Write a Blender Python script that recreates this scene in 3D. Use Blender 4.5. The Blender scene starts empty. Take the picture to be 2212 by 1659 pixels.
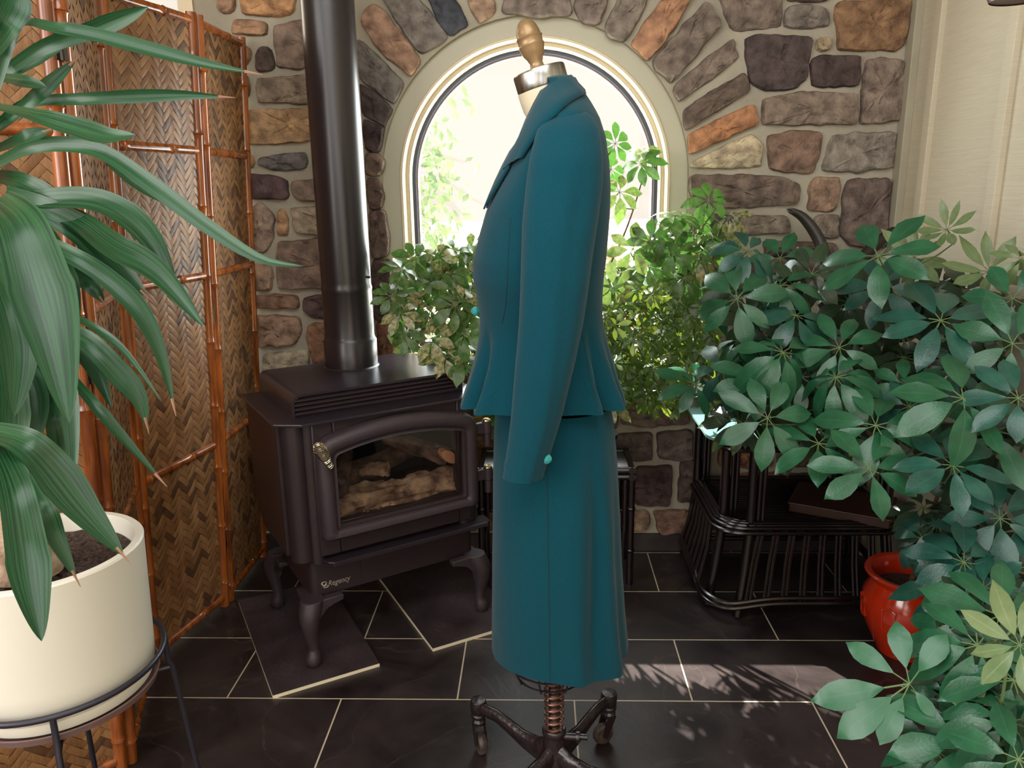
import bpy, bmesh, math, random
from mathutils import Vector, Matrix, noise
from mathutils.bvhtree import BVHTree
from mathutils.geometry import tessellate_polygon
random.seed(7)
S = bpy.context.scene
COL = S.collection
PI = math.pi
R = math.radians
# ------------------------------------------------------------------ camera
CAM_H, FPX, CX, CY = 1.35, 1661.0, 1106.0, 829.5
_dy = Vector((54, -418, FPX)).normalized()
_dn = Vector((104, (54*104+FPX*FPX)/418, FPX)).normalized()
_Z = -_dn
_X = _dy.cross(_Z).normalized()
ROT = Matrix((_X, _dy, _Z))               # photo camera frame (right, down, forward) -> room frame
cam_d = bpy.data.cameras.new('camera'); cam = bpy.data.objects.new('camera', cam_d); COL.objects.link(cam)
cr = ROT @ Vector((1, 0, 0)); cu = ROT @ Vector((0, -1, 0)); cb = ROT @ Vector((0, 0, -1))
M = Matrix((cr, cu, cb)).transposed().to_4x4(); M.translation = Vector((0, 0, CAM_H))
cam.matrix_world = M
cam_d.sensor_width = 36.0; cam_d.lens = 36.0*FPX/2212.0; cam_d.clip_start = .02
S.camera = cam
def ray(px, py): return ROT @ Vector((px-CX, py-CY, FPX))
def P(px, py, Y):
    d = ray(px, py); return Vector((0, 0, CAM_H)) + d*(Y/d.y)
def FLR(px, py, z=0):
    d = ray(px, py); return Vector((0, 0, CAM_H)) + d*((z-CAM_H)/d.z)
def PD(px, py, dep):
    return Vector((0, 0, CAM_H)) + ROT @ Vector(((px-CX)/FPX*dep, (py-CY)/FPX*dep, dep))
# ------------------------------------------------------------------ light, world, exposure
S.view_settings.view_transform = 'Standard'; S.view_settings.look = 'None'
S.view_settings.exposure = 0.0; S.view_settings.gamma = 1.0; S.view_settings.use_curve_mapping = False
W = bpy.data.worlds.new('sky'); S.world = W; W.use_nodes = True
W.node_tree.nodes['Background'].inputs[0].default_value = (1.0, .915, .80, 1)
W.node_tree.nodes['Background'].inputs[1].default_value = 1.0
def lamp(name, kind, loc, energy, color, direction, size=None, size_y=None):
    d = bpy.data.lights.new(name, kind); d.energy = energy; d.color = color
    if kind == 'AREA':
        d.shape = 'RECTANGLE'; d.size = size; d.size_y = size_y or size
    o = bpy.data.objects.new(name, d); COL.objects.link(o); o.location = loc
    o.rotation_euler = Vector(direction).to_track_quat('-Z', 'Y').to_euler()
    return o
SUN_AZ, SUN_EL = R(34), R(43)             # sun stands behind the wall, to the left
sd = (math.sin(SUN_AZ)*math.cos(SUN_EL), -math.cos(SUN_AZ)*math.cos(SUN_EL), -math.sin(SUN_EL))
sun = lamp('sun', 'SUN', (0, 6, 6), 26.0, (1.0, .93, .82), sd); sun.data.angle = R(.55)
# rear, left and roof lamps are added fill; the last two are window daylight
lamp('rear_fill', 'AREA', (-.2, -1.72, 1.75), 26, (1.0, .96, .93), (0, 1, .0), 2.3, 1.5)
lamp('left_fill', 'AREA', (-1.90, -.25, 1.75), 62, (1.0, .97, .95), (1, .45, -.02), 2.0, 1.5)
lamp('roof_fill', 'AREA', (-.1, .1, 2.68), 34, (.95, .97, 1.0), (0, .45, -1), 1.8, 1.2)
lamp('daylight_arched_window', 'AREA', (-.01, 2.93, 1.30), 36, (.90, .98, 1.0), (.05, -1, -.15), .8, .95)
lamp('daylight_side_window', 'AREA', (-1.45, 2.93, 1.78), 14, (1.0, .88, .72), (.25, -1, -.3), .5, 1.0)
# ------------------------------------------------------------------ helpers
class MB:
    def __init__(s): s.v = []; s.f = []; s.c = []; s.uv = {}; s.col = (1, 1, 1); s.m = []; s.mi = 0
    def add(s, vs, fs, col=None):
        n = len(s.v); s.v += [Vector(v) for v in vs]
        for f in fs:
            s.f.append([i+n for i in f]); s.c.append(col or s.col); s.m.append(s.mi)
    def box(s, c, d, rz=0, M3=None, col=None):
        x, y, z = [k/2 for k in d]; vs = []
        for a in (-x, x):
            for b in (-y, y):
                for e in (-z, z):
                    p = Vector((a, b, e))
                    if M3: p = M3 @ p
                    elif rz: p = Matrix.Rotation(rz, 3, 'Z') @ p
                    vs.append(p+Vector(c))
        s.add(vs, [(0,1,3,2),(4,6,7,5),(0,4,5,1),(2,3,7,6),(0,2,6,4),(1,5,7,3)], col)
    def tube(s, pts, r, n=10, closed=False, caps=True, flat=1.0, col=None):
        pts = [Vector(p) for p in pts]; k = len(pts)
        rs = r if isinstance(r, (list, tuple)) else [r]*k
        T = []
        for i in range(k):
            if closed: t = pts[(i+1) % k]-pts[i-1]
            else: t = pts[min(i+1, k-1)]-pts[max(i-1, 0)]
            T.append(t.normalized() if t.length > 1e-9 else Vector((0,0,1)))
        up = Vector((0, 0, 1)) if abs(T[0].z) < .9 else Vector((1, 0, 0))
        N = (up - T[0]*up.dot(T[0])).normalized(); vs = []
        for i in range(k):
            N = (N - T[i]*N.dot(T[i]));
            N = N.normalized() if N.length > 1e-6 else Vector((1,0,0))
            B = T[i].cross(N)
            for j in range(n):
                a = 2*PI*j/n; vs.append(pts[i] + (N*math.cos(a)*flat + B*math.sin(a))*rs[i])
        fs = []
        for i in range(k if closed else k-1):
            i2 = (i+1) % k
            for j in range(n): fs.append((i*n+j, i*n+(j+1) % n, i2*n+(j+1) % n, i2*n+j))
        if caps and not closed:
            fs.append(tuple(range(n))[::-1]); fs.append(tuple((k-1)*n+j for j in range(n)))
        s.add(vs, fs, col)
    def loft(s, rings, caps=True, closed=True, col=None):
        n = len(rings[0]); vs = [p for r in rings for p in r]; fs = []
        for i in range(len(rings)-1):
            for j in range(n if closed else n-1):
                fs.append((i*n+j, i*n+(j+1) % n, (i+1)*n+(j+1) % n, (i+1)*n+j))
        if caps and closed:
            fs.append(tuple(range(n))[::-1]); fs.append(tuple((len(rings)-1)*n+j for j in range(n)))
        s.add(vs, fs, col)
    def lathe(s, prof, c=(0,0,0), n=32, M3=None, caps=True, col=None):
        rings = []
        for r, z in prof:
            ring = []
            for j in range(n):
                a = 2*PI*j/n; p = Vector((r*math.cos(a), r*math.sin(a), z))
                if M3: p = M3 @ p
                ring.append(p+Vector(c))
            rings.append(ring)
        s.loft(rings, caps, col=col)
    def prism(s, pts, off, col=None):
        off = Vector(off); n = len(pts); pts = [Vector(p) for p in pts]
        tris = tessellate_polygon([pts])
        vs = pts + [p+off for p in pts]
        fs = [tuple(t) for t in tris] + [tuple(i+n for i in t)[::-1] for t in tris]
        for i in range(n): fs.append((i, (i+1) % n, (i+1) % n+n, i+n))
        s.add(vs, fs, col)
    def xform(s, M4):
        s.v = [M4 @ v for v in s.v]; return s
ORG = {}
def obj(name, mb, mat, parent=None, smooth=True, bevel=0, sub=0, solid=0, ang=40):
    me = bpy.data.meshes.new(name)
    vs = mb.v
    off = None
    if parent is not None: off = ORG[parent.name]
    elif vs:
        lo = [min(v[i] for v in vs) for i in range(3)]; hi = [max(v[i] for v in vs) for i in range(3)]
        off = Vector(((lo[0]+hi[0])/2, (lo[1]+hi[1])/2, lo[2]))
    vs = [v-off for v in vs]
    me.from_pydata([tuple(v) for v in vs], [], mb.f)
    mats = mat if isinstance(mat, (list, tuple)) else [mat]
    for m_ in mats: me.materials.append(m_)
    if len(mats) > 1: me.polygons.foreach_set('material_index', mb.m)
    ca = me.color_attributes.new('tint', 'FLOAT_COLOR', 'CORNER')
    dat = []
    for p, c in zip(me.polygons, mb.c): dat += list((*c, 1.0))*p.loop_total
    if len(dat) == len(ca.data)*4: ca.data.foreach_set('color', dat)
    if mb.uv:
        ul = me.uv_layers.new(name='uv')
        for p in me.polygons:
            for li in p.loop_indices:
                ul.data[li].uv = mb.uv.get(me.loops[li].vertex_index, (0, 0))
    bm = bmesh.new(); bm.from_mesh(me)
    bmesh.ops.recalc_face_normals(bm, faces=bm.faces); bm.to_mesh(me); bm.free()
    if smooth:
        me.shade_smooth()
        try: me.set_sharp_from_angle(angle=R(ang))
        except Exception: pass
    o = bpy.data.objects.new(name, me); COL.objects.link(o)
    if parent is not None:
        o.parent = parent; ORG[o.name] = off
    else:
        o.location = off; ORG[o.name] = off
    if solid:
        m = o.modifiers.new('thick', 'SOLIDIFY'); m.thickness = solid; m.offset = 0
    if bevel:
        m = o.modifiers.new('bevel', 'BEVEL'); m.width = bevel; m.segments = 2; m.limit_method = 'ANGLE'; m.angle_limit = R(40)
    if sub:
        m = o.modifiers.new('sub', 'SUBSURF'); m.levels = sub; m.render_levels = sub
    return o
def thing(name, label, cat, loc, group=None):
    o = bpy.data.objects.new(name, None); COL.objects.link(o); o.location = loc
    o.empty_display_size = .05; ORG[o.name] = Vector(loc)
    return tag(o, label, cat, group)
def tag(o, label=None, cat=None, group=None, kind=None):
    if label: o['label'] = label
    if cat: o['category'] = cat
    if group: o['group'] = group
    if kind: o['kind'] = kind
    return o
def struct(name, mb, mat, **k):
    return tag(obj(name, mb, mat, **k), kind='structure')
def copy_tree(o, loc):
    c = o.copy(); COL.objects.link(c); c.location = loc
    for ch in o.children:
        d = ch.copy(); COL.objects.link(d); d.parent = c
        for g in ch.children:
            e = g.copy(); COL.objects.link(e); e.parent = d
    return c
def arc(c, r, a0, a1, n, Y):
    return [Vector((c[0]+r*math.cos(R(a0+(a1-a0)*i/n)), Y, c[1]+r*math.sin(R(a0+(a1-a0)*i/n)))) for i in range(n+1)]
def interp(tab, y):
    if y <= tab[0][0]: return list(tab[0][1:])
    for a, b in zip(tab, tab[1:]):
        if y <= b[0]:
            t = (y-a[0])/(b[0]-a[0]); return [p+(q-p)*t for p, q in zip(a[1:], b[1:])]
    return list(tab[-1][1:])
def smoothline(pts, n):
    """Catmull-Rom through points"""
    pts = [Vector(p) for p in pts]; out = []; k = len(pts)
    for s_ in range(n+1):
        u = s_/n*(k-1); i = min(int(u), k-2); t = u-i
        p0 = pts[max(i-1, 0)]; p1 = pts[i]; p2 = pts[i+1]; p3 = pts[min(i+2, k-1)]
        out.append(.5*((2*p1)+(p2-p0)*t+(2*p0-5*p1+4*p2-p3)*t*t+(3*p1-p0-3*p2+p3)*t**3))
    return out
# ------------------------------------------------------------------ materials
def srgb(r, g, b):
    return tuple(((c/255+.055)/1.055)**2.4 if c > 10 else c/255/12.92 for c in (r, g, b))
def mat(name, col, rough=.6, metal=0, var=0, vscale=8, bump=0, bscale=40, tint=False, spec=.5,
        trans=0, coat=0, detail=4, col2=None, stretch=None, sheen=0):
    m = bpy.data.materials.new(name); m.use_nodes = True
    nt = m.node_tree; N = nt.nodes; L = nt.links; b = N['Principled BSDF']
    b.inputs['Base Color'].default_value = (*col, 1); b.inputs['Roughness'].default_value = rough
    b.inputs['Metallic'].default_value = metal; b.inputs['Specular IOR Level'].default_value = spec
    b.inputs['Coat Weight'].default_value = coat; b.inputs['Coat Roughness'].default_value = .15
    if sheen: b.inputs['Sheen Weight'].default_value = sheen; b.inputs['Sheen Roughness'].default_value = .5
    tc = N.new('ShaderNodeTexCoord'); mp = N.new('ShaderNodeMapping'); L.new(tc.outputs['Object'], mp.inputs[0])
    if stretch: mp.inputs['Scale'].default_value = stretch
    src = None
    if var or col2:
        nz = N.new('ShaderNodeTexNoise'); nz.inputs['Scale'].default_value = vscale; nz.inputs['Detail'].default_value = detail
        L.new(mp.outputs[0], nz.inputs['Vector'])
        mx = N.new('ShaderNodeMix'); mx.data_type = 'RGBA'
        mr = N.new('ShaderNodeMapRange'); mr.inputs[1].default_value = .35; mr.inputs[2].default_value = .65
        L.new(nz.outputs['Fac'], mr.inputs[0]); L.new(mr.outputs[0], mx.inputs[0])
        c2 = col2 if col2 else tuple(min(1, c*(1+var)) for c in col)
        c1 = col if col2 else tuple(c*(1-var) for c in col)
        mx.inputs[6].default_value = (*c1, 1); mx.inputs[7].default_value = (*c2, 1); src = mx.outputs[2]
    if tint:
        at = N.new('ShaderNodeAttribute'); at.attribute_name = 'tint'
        if src:
            m2 = N.new('ShaderNodeMix'); m2.data_type = 'RGBA'; m2.blend_type = 'MULTIPLY'; m2.inputs[0].default_value = 1
            L.new(src, m2.inputs[6]); L.new(at.outputs['Color'], m2.inputs[7]); src = m2.outputs[2]
        else: src = at.outputs['Color']
    if src: L.new(src, b.inputs['Base Color'])
    if bump:
        n2 = N.new('ShaderNodeTexNoise'); n2.inputs['Scale'].default_value = bscale; n2.inputs['Detail'].default_value = 5
        L.new(mp.outputs[0], n2.inputs['Vector']); bp = N.new('ShaderNodeBump'); bp.inputs['Strength'].default_value = bump
        bp.inputs['Distance'].default_value = .01
        L.new(n2.outputs['Fac'], bp.inputs['Height']); L.new(bp.outputs[0], b.inputs['Normal'])
    if trans:
        tr = N.new('ShaderNodeBsdfTranslucent'); ms = N.new('ShaderNodeMixShader'); ms.inputs[0].default_value = trans
        tcol = tuple(min(1, c*k) for c, k in zip(col, (2.6, 1.9, 1.0)))
        tr.inputs[0].default_value = (*tcol, 1)
        out = N['Material Output']; L.new(b.outputs[0], ms.inputs[1]); L.new(tr.outputs[0], ms.inputs[2]); L.new(ms.outputs[0], out.inputs[0])
    return m
def glassmat(name, tint=(1,1,1), refl=.08):
    m = bpy.data.materials.new(name); m.use_nodes = True; nt = m.node_tree; N = nt.nodes; L = nt.links
    N.remove(N['Principled BSDF'])
    t = N.new('ShaderNodeBsdfTransparent'); t.inputs[0].default_value = (*tint, 1)
    g = N.new('ShaderNodeBsdfGlossy'); g.inputs['Roughness'].default_value = .03
    lw = N.new('ShaderNodeLayerWeight'); lw.inputs[0].default_value = .5
    pw = N.new('ShaderNodeMath'); pw.operation = 'POWER'; L.new(lw.outputs['Facing'], pw.inputs[0]); pw.inputs[1].default_value = 4
    f = N.new('ShaderNodeMath'); f.operation = 'MULTIPLY_ADD'; L.new(pw.outputs[0], f.inputs[0]); f.inputs[1].default_value = .5; f.inputs[2].default_value = .04
    ms = N.new('ShaderNodeMixShader'); L.new(f.outputs[0], ms.inputs[0]); L.new(t.outputs[0], ms.inputs[1]); L.new(g.outputs[0], ms.inputs[2])
    L.new(ms.outputs[0], N['Material Output'].inputs[0]); return m

M_mortar = mat('mortar', srgb(160, 153, 136), .9, var=.12, vscale=6, bump=.35, bscale=60)
M_stone = mat('field_stone', (1.12, 1.1, 1.08), .85, tint=True, col2=(.50, .47, .47), vscale=24, detail=12, bump=1.0, bscale=55)
M_trim = mat('window_trim_paint', srgb(182, 178, 156), .5)
M_bead = mat('cream_bead_paint', srgb(222, 208, 176), .4)
M_gasket = mat('blue_black_gasket', srgb(42, 48, 66), .4)
M_mullion = mat('pinkish_frame_edge', srgb(150, 130, 118), .5)
M_glass = glassmat('window_glass')
M_board = mat('painted_siding', srgb(190, 180, 158), .6, var=.05, vscale=20, stretch=(.5, .5, 14), bump=.15, bscale=30)
M_shadowboard = mat('shadowed_board', srgb(160, 152, 132), .6, var=.05, vscale=10)  # siding colour darkened to stand in for the corner shadow
M_plaster = mat('cream_plaster', srgb(165, 152, 130), .8)
M_slate_loose = mat('loose_slate', srgb(60, 50, 52), .36, var=.3, vscale=9, bump=.3, bscale=30, detail=8)
M_tile_edge = mat('unglazed_tile_edge', srgb(226, 214, 184), .7)
M_skirt_slate = mat('slate_skirting', srgb(54, 46, 46), .45, var=.3, vscale=12)
M_stove = mat('matte_black_stove_steel', srgb(42, 32, 35), .42, var=.08, vscale=30, bump=.04, bscale=300, spec=.5)
M_stove_plate = mat('stove_top_steel', srgb(42, 35, 41), .28, var=.06, vscale=20)
M_cast = mat('cast_iron_door', srgb(52, 42, 46), .5, bump=.12, bscale=220, spec=.5)
M_pipe = mat('stove_pipe_paint', srgb(32, 26, 29), .30, spec=.6)
M_dark = mat('firebox_black', srgb(30, 22, 22), .8)
M_nickel = mat('brushed_nickel', srgb(200, 190, 170), .25, metal=1)
M_gold = mat('hinge_pin_brass', srgb(200, 180, 130), .3, metal=1)
M_logo = mat('logo_silver', srgb(196, 190, 176), .35, metal=.6)
M_fire_glass = glassmat('firebox_glass', (.86, .82, .8))
M_log = mat('charred_log', srgb(48, 38, 38), .85, col2=srgb(128, 104, 90), vscale=20, bump=1.0, bscale=26, stretch=(1, 1, 1), detail=9)
M_log2 = mat('grey_bark_log', srgb(84, 64, 50), .85, col2=srgb(184, 160, 130), vscale=22, bump=1.0, bscale=30, detail=9)
M_cut = mat('cut_log_end', srgb(196, 148, 108), .8, var=.2, vscale=20)
M_drytip = mat('dry_leaf_tip', srgb(140, 104, 84), .8)
M_ember = mat('ember_rubble', srgb(84, 60, 48), .9, col2=srgb(150, 126, 100), vscale=40, bump=1, bscale=60)
def bamboo(name, c1, c2):
    return mat(name, srgb(*c1), .22, col2=srgb(*c2), vscale=5, stretch=(8, 8, 1.2), detail=6, coat=.6)
M_bamboo = bamboo('lacquered_bamboo', (104, 50, 18), (172, 94, 36))
M_bamboo_node = mat('bamboo_node', srgb(126, 78, 40), .35, coat=.3)
M_weave = mat('woven_bamboo_strip', (1, 1, 1), .5, tint=True, col2=(.72, .70, .66), vscale=30, stretch=(1, 1, .3), coat=.10, bump=.2, bscale=120)
M_weave_back = mat('woven_backing', srgb(70, 42, 24), .6)
M_hinge = mat('dark_hinge', srgb(60, 52, 46), .4, metal=.7)
M_teal = mat('teal_wool', srgb(3, 58, 70), .92, var=.06, vscale=260, bump=.10, bscale=700, spec=.12, sheen=.10)
M_teal_thread = mat('dark_seam_thread', srgb(6, 44, 50), .9)
M_button = mat('teal_fabric_button', srgb(24, 140, 140), .6, sheen=.2, bump=.4, bscale=300)
M_linen = mat('cream_linen_cover', srgb(196, 184, 158), .9, bump=.1, bscale=400)
M_steelcap = mat('brushed_steel_cap', srgb(180, 176, 164), .28, metal=1, col2=srgb(120, 124, 128), vscale=3, stretch=(30, 30, .5))
M_woodknob = mat('bronzed_wood_finial', srgb(138, 112, 78), .35, metal=.35, var=.12, vscale=10)
M_iron = mat('black_enamel_iron', srgb(34, 24, 26), .28, var=.3, vscale=40, bump=.25, bscale=90, coat=.3)
M_chrome = mat('worn_chrome_pole', srgb(190, 170, 160), .2, metal=1)
M_spring = mat('copper_brown_spring', srgb(120, 84, 74), .35, metal=.8)
M_wheel = mat('worn_caster_wheel', srgb(92, 78, 68), .5, col2=srgb(40, 30, 28), vscale=40)
M_rattan = mat('black_lacquered_rattan', srgb(22, 13, 14), .26, var=.25, vscale=30, coat=.3)
M_tableglass = mat('pale_glass_top', srgb(120, 168, 160), .04, spec=1.0, coat=1)
M_potwhite = mat('white_matte_pot', srgb(214, 210, 196), .45)
M_soil = mat('dark_soil', srgb(36, 22, 20), .95, bump=1, bscale=90, col2=srgb(86, 66, 56), vscale=160)
M_saucer = mat('clear_grey_saucer', srgb(112, 88, 84), .15, spec=.8)
M_stand = mat('dark_steel_stand', srgb(44, 42, 52), .38, metal=.3)
M_trunk = mat('yucca_bark', srgb(110, 86, 66), .9, col2=srgb(164, 142, 118), vscale=22, bump=1, bscale=40)
M_redpot = mat('glazed_red_pot', srgb(196, 48, 14), .12, coat=1, var=.1, vscale=6)
M_wicker = mat('orange_wicker', srgb(176, 78, 30), .6, col2=srgb(110, 44, 18), vscale=60, bump=.8, bscale=90)
M_stem = mat('green_stem', srgb(84, 104, 60), .5)
M_branch = mat('brown_branch', srgb(96, 72, 54), .8, var=.3, vscale=40, bump=.6, bscale=100)
def leafmat(name, c, c2=None, rough=.32, trans=.28, vs=3):
    c = [k*.9 for k in c]; c2 = [k*.9 for k in c2] if c2 else None
    m = mat(name, srgb(*c), rough, col2=srgb(*c2) if c2 else None, var=0 if c2 else .12, vscale=vs, trans=trans, bump=.08, bscale=30, detail=3)
    nt = m.node_tree; N = nt.nodes; L = nt.links; b = N['Principled BSDF']; src = b.inputs['Base Color'].links[0].from_socket
    uv = N.new('ShaderNodeUVMap'); sx = N.new('ShaderNodeSeparateXYZ'); L.new(uv.outputs[0], sx.inputs[0])
    s1 = N.new('ShaderNodeMath'); s1.operation = 'SUBTRACT'; L.new(sx.outputs[0], s1.inputs[0]); s1.inputs[1].default_value = .5
    s2 = N.new('ShaderNodeMath'); s2.operation = 'ABSOLUTE'; L.new(s1.outputs[0], s2.inputs[0])
    mr = N.new('ShaderNodeMapRange'); mr.inputs[1].default_value = .015; mr.inputs[2].default_value = .05; mr.inputs[3].default_value = .32; mr.inputs[4].default_value = 0; L.new(s2.outputs[0], mr.inputs[0])
    mx = N.new('ShaderNodeMix'); mx.data_type = 'RGBA'; L.new(mr.outputs[0], mx.inputs[0]); L.new(src, mx.inputs[6]); mx.inputs[7].default_value = (*[min(1, k*1.9+.02) for k in srgb(*c)], 1)
    L.new(mx.outputs[2], b.inputs['Base Color']); return m
M_leaf_big = leafmat('deep_green_leaf', (30, 84, 54), (44, 104, 70), trans=.10)
M_leaf_big2 = leafmat('blue_green_leaf', (26, 74, 64), (42, 96, 80), trans=.08)
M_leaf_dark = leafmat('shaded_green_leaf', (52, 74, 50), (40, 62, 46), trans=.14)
M_leaf_sm = leafmat('yellow_green_leaf', (76, 104, 42), (50, 80, 38), trans=.38, vs=12)
M_leaf_var = leafmat('variegated_leaf', (44, 90, 46), (112, 132, 66), trans=.36, vs=7)
M_leaf_var2 = leafmat('cream_edged_leaf', (62, 98, 56), (206, 186, 132), trans=.32, vs=7)
M_leaf_pale = leafmat('pale_young_leaf', (122, 142, 98), (96, 124, 82), trans=.2)
M_leaf_strap = leafmat('dark_strap_leaf', (44, 38, 30), (34, 30, 26), trans=.05, rough=.3)
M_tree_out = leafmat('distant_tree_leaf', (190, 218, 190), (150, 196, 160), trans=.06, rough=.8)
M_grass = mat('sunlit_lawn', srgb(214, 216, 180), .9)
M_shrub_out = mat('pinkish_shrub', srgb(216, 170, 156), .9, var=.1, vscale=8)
M_pendant = mat('dark_bronze_shade', srgb(70, 40, 34), .4, metal=.3)
M_tray = mat('dark_wooden_tray', srgb(64, 38, 30), .5, var=.2, vscale=12)
M_yucca = mat('yucca_leaf', srgb(16, 48, 30), .33, col2=srgb(40, 84, 48), spec=.4, vscale=5, trans=.14, detail=2)
# striped length-wise grain on the yucca leaves
nt = M_yucca.node_tree; N = nt.nodes; L = nt.links
uvn = N.new('ShaderNodeUVMap'); mp = N.new('ShaderNodeMapping'); mp.inputs['Scale'].default_value = (9, .7, 1)
L.new(uvn.outputs[0], mp.inputs[0])
for n_ in list(N):
    if n_.type == 'TEX_NOISE':
        for l_ in list(L):
            if l_.to_node == n_ and l_.to_socket.name == 'Vector': L.remove(l_)
        L.new(mp.outputs[0], n_.inputs['Vector']); n_.inputs['Scale'].default_value = 2.2
def floor_mat():
    m = bpy.data.materials.new('slate_tile_floor'); m.use_nodes = True; nt = m.node_tree; N = nt.nodes; L = nt.links; b = N['Principled BSDF']
    g = N.new('ShaderNodeNewGeometry'); mp = N.new('ShaderNodeMapping'); L.new(g.outputs['Position'], mp.inputs[0])
    mp.inputs['Location'].default_value = (-.0915+.64*10, -1.8275+.294*20, 0)
    br = N.new('ShaderNodeTexBrick'); L.new(mp.outputs[0], br.inputs['Vector'])
    br.offset = .5; br.offset_frequency = 2; br.squash = 1
    br.inputs['Scale'].default_value = 1; br.inputs['Brick Width'].default_value = .64; br.inputs['Row Height'].default_value = .294
    br.inputs['Mortar Size'].default_value = .0022; br.inputs['Mortar Smooth'].default_value = .1
    br.inputs['Color1'].default_value = (.8, .8, .8, 1); br.inputs['Color2'].default_value = (1.15, 1.15, 1.15, 1)
    n1 = N.new('ShaderNodeTexNoise'); n1.inputs['Scale'].default_value = 4.5; n1.inputs['Detail'].default_value = 9; n1.inputs['Roughness'].default_value = .65
    n1.inputs['Distortion'].default_value = .6
    L.new(g.outputs['Position'], n1.inputs['Vector'])
    rp = N.new('ShaderNodeValToRGB'); L.new(n1.outputs['Fac'], rp.inputs[0])
    e = rp.color_ramp.elements; e[0].position = .33; e[0].color = (*srgb(27, 20, 21), 1); e[1].position = .68; e[1].color = (*srgb(60, 51, 50), 1)
    # pale veins
    n2 = N.new('ShaderNodeTexNoise'); n2.inputs['Scale'].default_value = 2.3; n2.inputs['Detail'].default_value = 7; n2.inputs['Distortion'].default_value = .8
    L.new(g.outputs['Position'], n2.inputs['Vector'])
    mth = N.new('ShaderNodeMath'); mth.operation = 'SUBTRACT'; L.new(n2.outputs['Fac'], mth.inputs[0]); mth.inputs[1].default_value = .5
    ab = N.new('ShaderNodeMath'); ab.operation = 'ABSOLUTE'; L.new(mth.outputs[0], ab.inputs[0])
    vr = N.new('ShaderNodeMapRange'); vr.inputs[1].default_value = .0; vr.inputs[2].default_value = .006; vr.inputs[3].default_value = .16; vr.inputs[4].default_value = 0
    L.new(ab.outputs[0], vr.inputs[0])
    mv = N.new('ShaderNodeMix'); mv.data_type = 'RGBA'; L.new(vr.outputs[0], mv.inputs[0]); L.new(rp.outputs[0], mv.inputs[6]); mv.inputs[7].default_value = (*srgb(120, 104, 96), 1)
    mm = N.new('ShaderNodeMix'); mm.data_type = 'RGBA'; mm.blend_type = 'MULTIPLY'; mm.inputs[0].default_value = 1
    L.new(mv.outputs[2], mm.inputs[6]); L.new(br.outputs['Color'], mm.inputs[7])
    mg = N.new('ShaderNodeMix'); mg.data_type = 'RGBA'; L.new(br.outputs['Fac'], mg.inputs[0]); L.new(mm.outputs[2], mg.inputs[6]); mg.inputs[7].default_value = (*srgb(196, 182, 158), 1)
    L.new(mg.outputs[2], b.inputs['Base Color'])
    rr = N.new('ShaderNodeMapRange'); L.new(n1.outputs['Fac'], rr.inputs[0]); rr.inputs[3].default_value = .28; rr.inputs[4].default_value = .5
    L.new(rr.outputs[0], b.inputs['Roughness'])
    bp = N.new('ShaderNodeBump'); bp.inputs['Strength'].default_value = .35; bp.inputs['Distance'].default_value = .006
    L.new(n1.outputs['Fac'], bp.inputs['Height']); L.new(bp.outputs[0], b.inputs['Normal'])
    return m
M_floor = floor_mat()
# ------------------------------------------------------------------ room shell
WY = 2.74; XR = 1.228; XL = -1.95; YB = -1.8; ZC = 2.7
b = MB(); b.box(((XL+XR)/2, (WY+.3+YB)/2-.0, -.05), (XR-XL+.3, WY+.3-YB, .1)); struct('floor', b, M_floor, smooth=False)
def holed_wall(outer, holes, off):
    b = MB(); loops = [[Vector(p) for p in outer]]+[[Vector(p) for p in h] for h in holes]
    flat = [p for l in loops for p in l]; tris = tessellate_polygon(loops); n = len(flat); off = Vector(off)
    vs = flat+[p+off for p in flat]; fs = [tuple(t) for t in tris]+[tuple(i+n for i in t) for t in tris]
    k = 0
    for l in loops:
        for i in range(len(l)): a = k+i; c = k+(i+1) % len(l); fs.append((a, c, c+n, a+n))
        k += len(l)
    b.add(vs, fs); return b
WC = (-.009, 1.383)                      # arch centre (x, z) of the window
def archloop(r, zb, Y, n=40):
    return [Vector((WC[0]+r, Y, zb))]+arc(WC, r, 0, 180, n, Y)+[Vector((WC[0]-r, Y, zb))]
STONE_L = -1.125
b = holed_wall([(STONE_L, WY, 0), (XR, WY, 0), (XR, WY, ZC), (STONE_L, WY, ZC)], [archloop(.528, .735, WY)], (0, .135, 0))
struct('wall_back', b, M_mortar, smooth=False)
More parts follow.
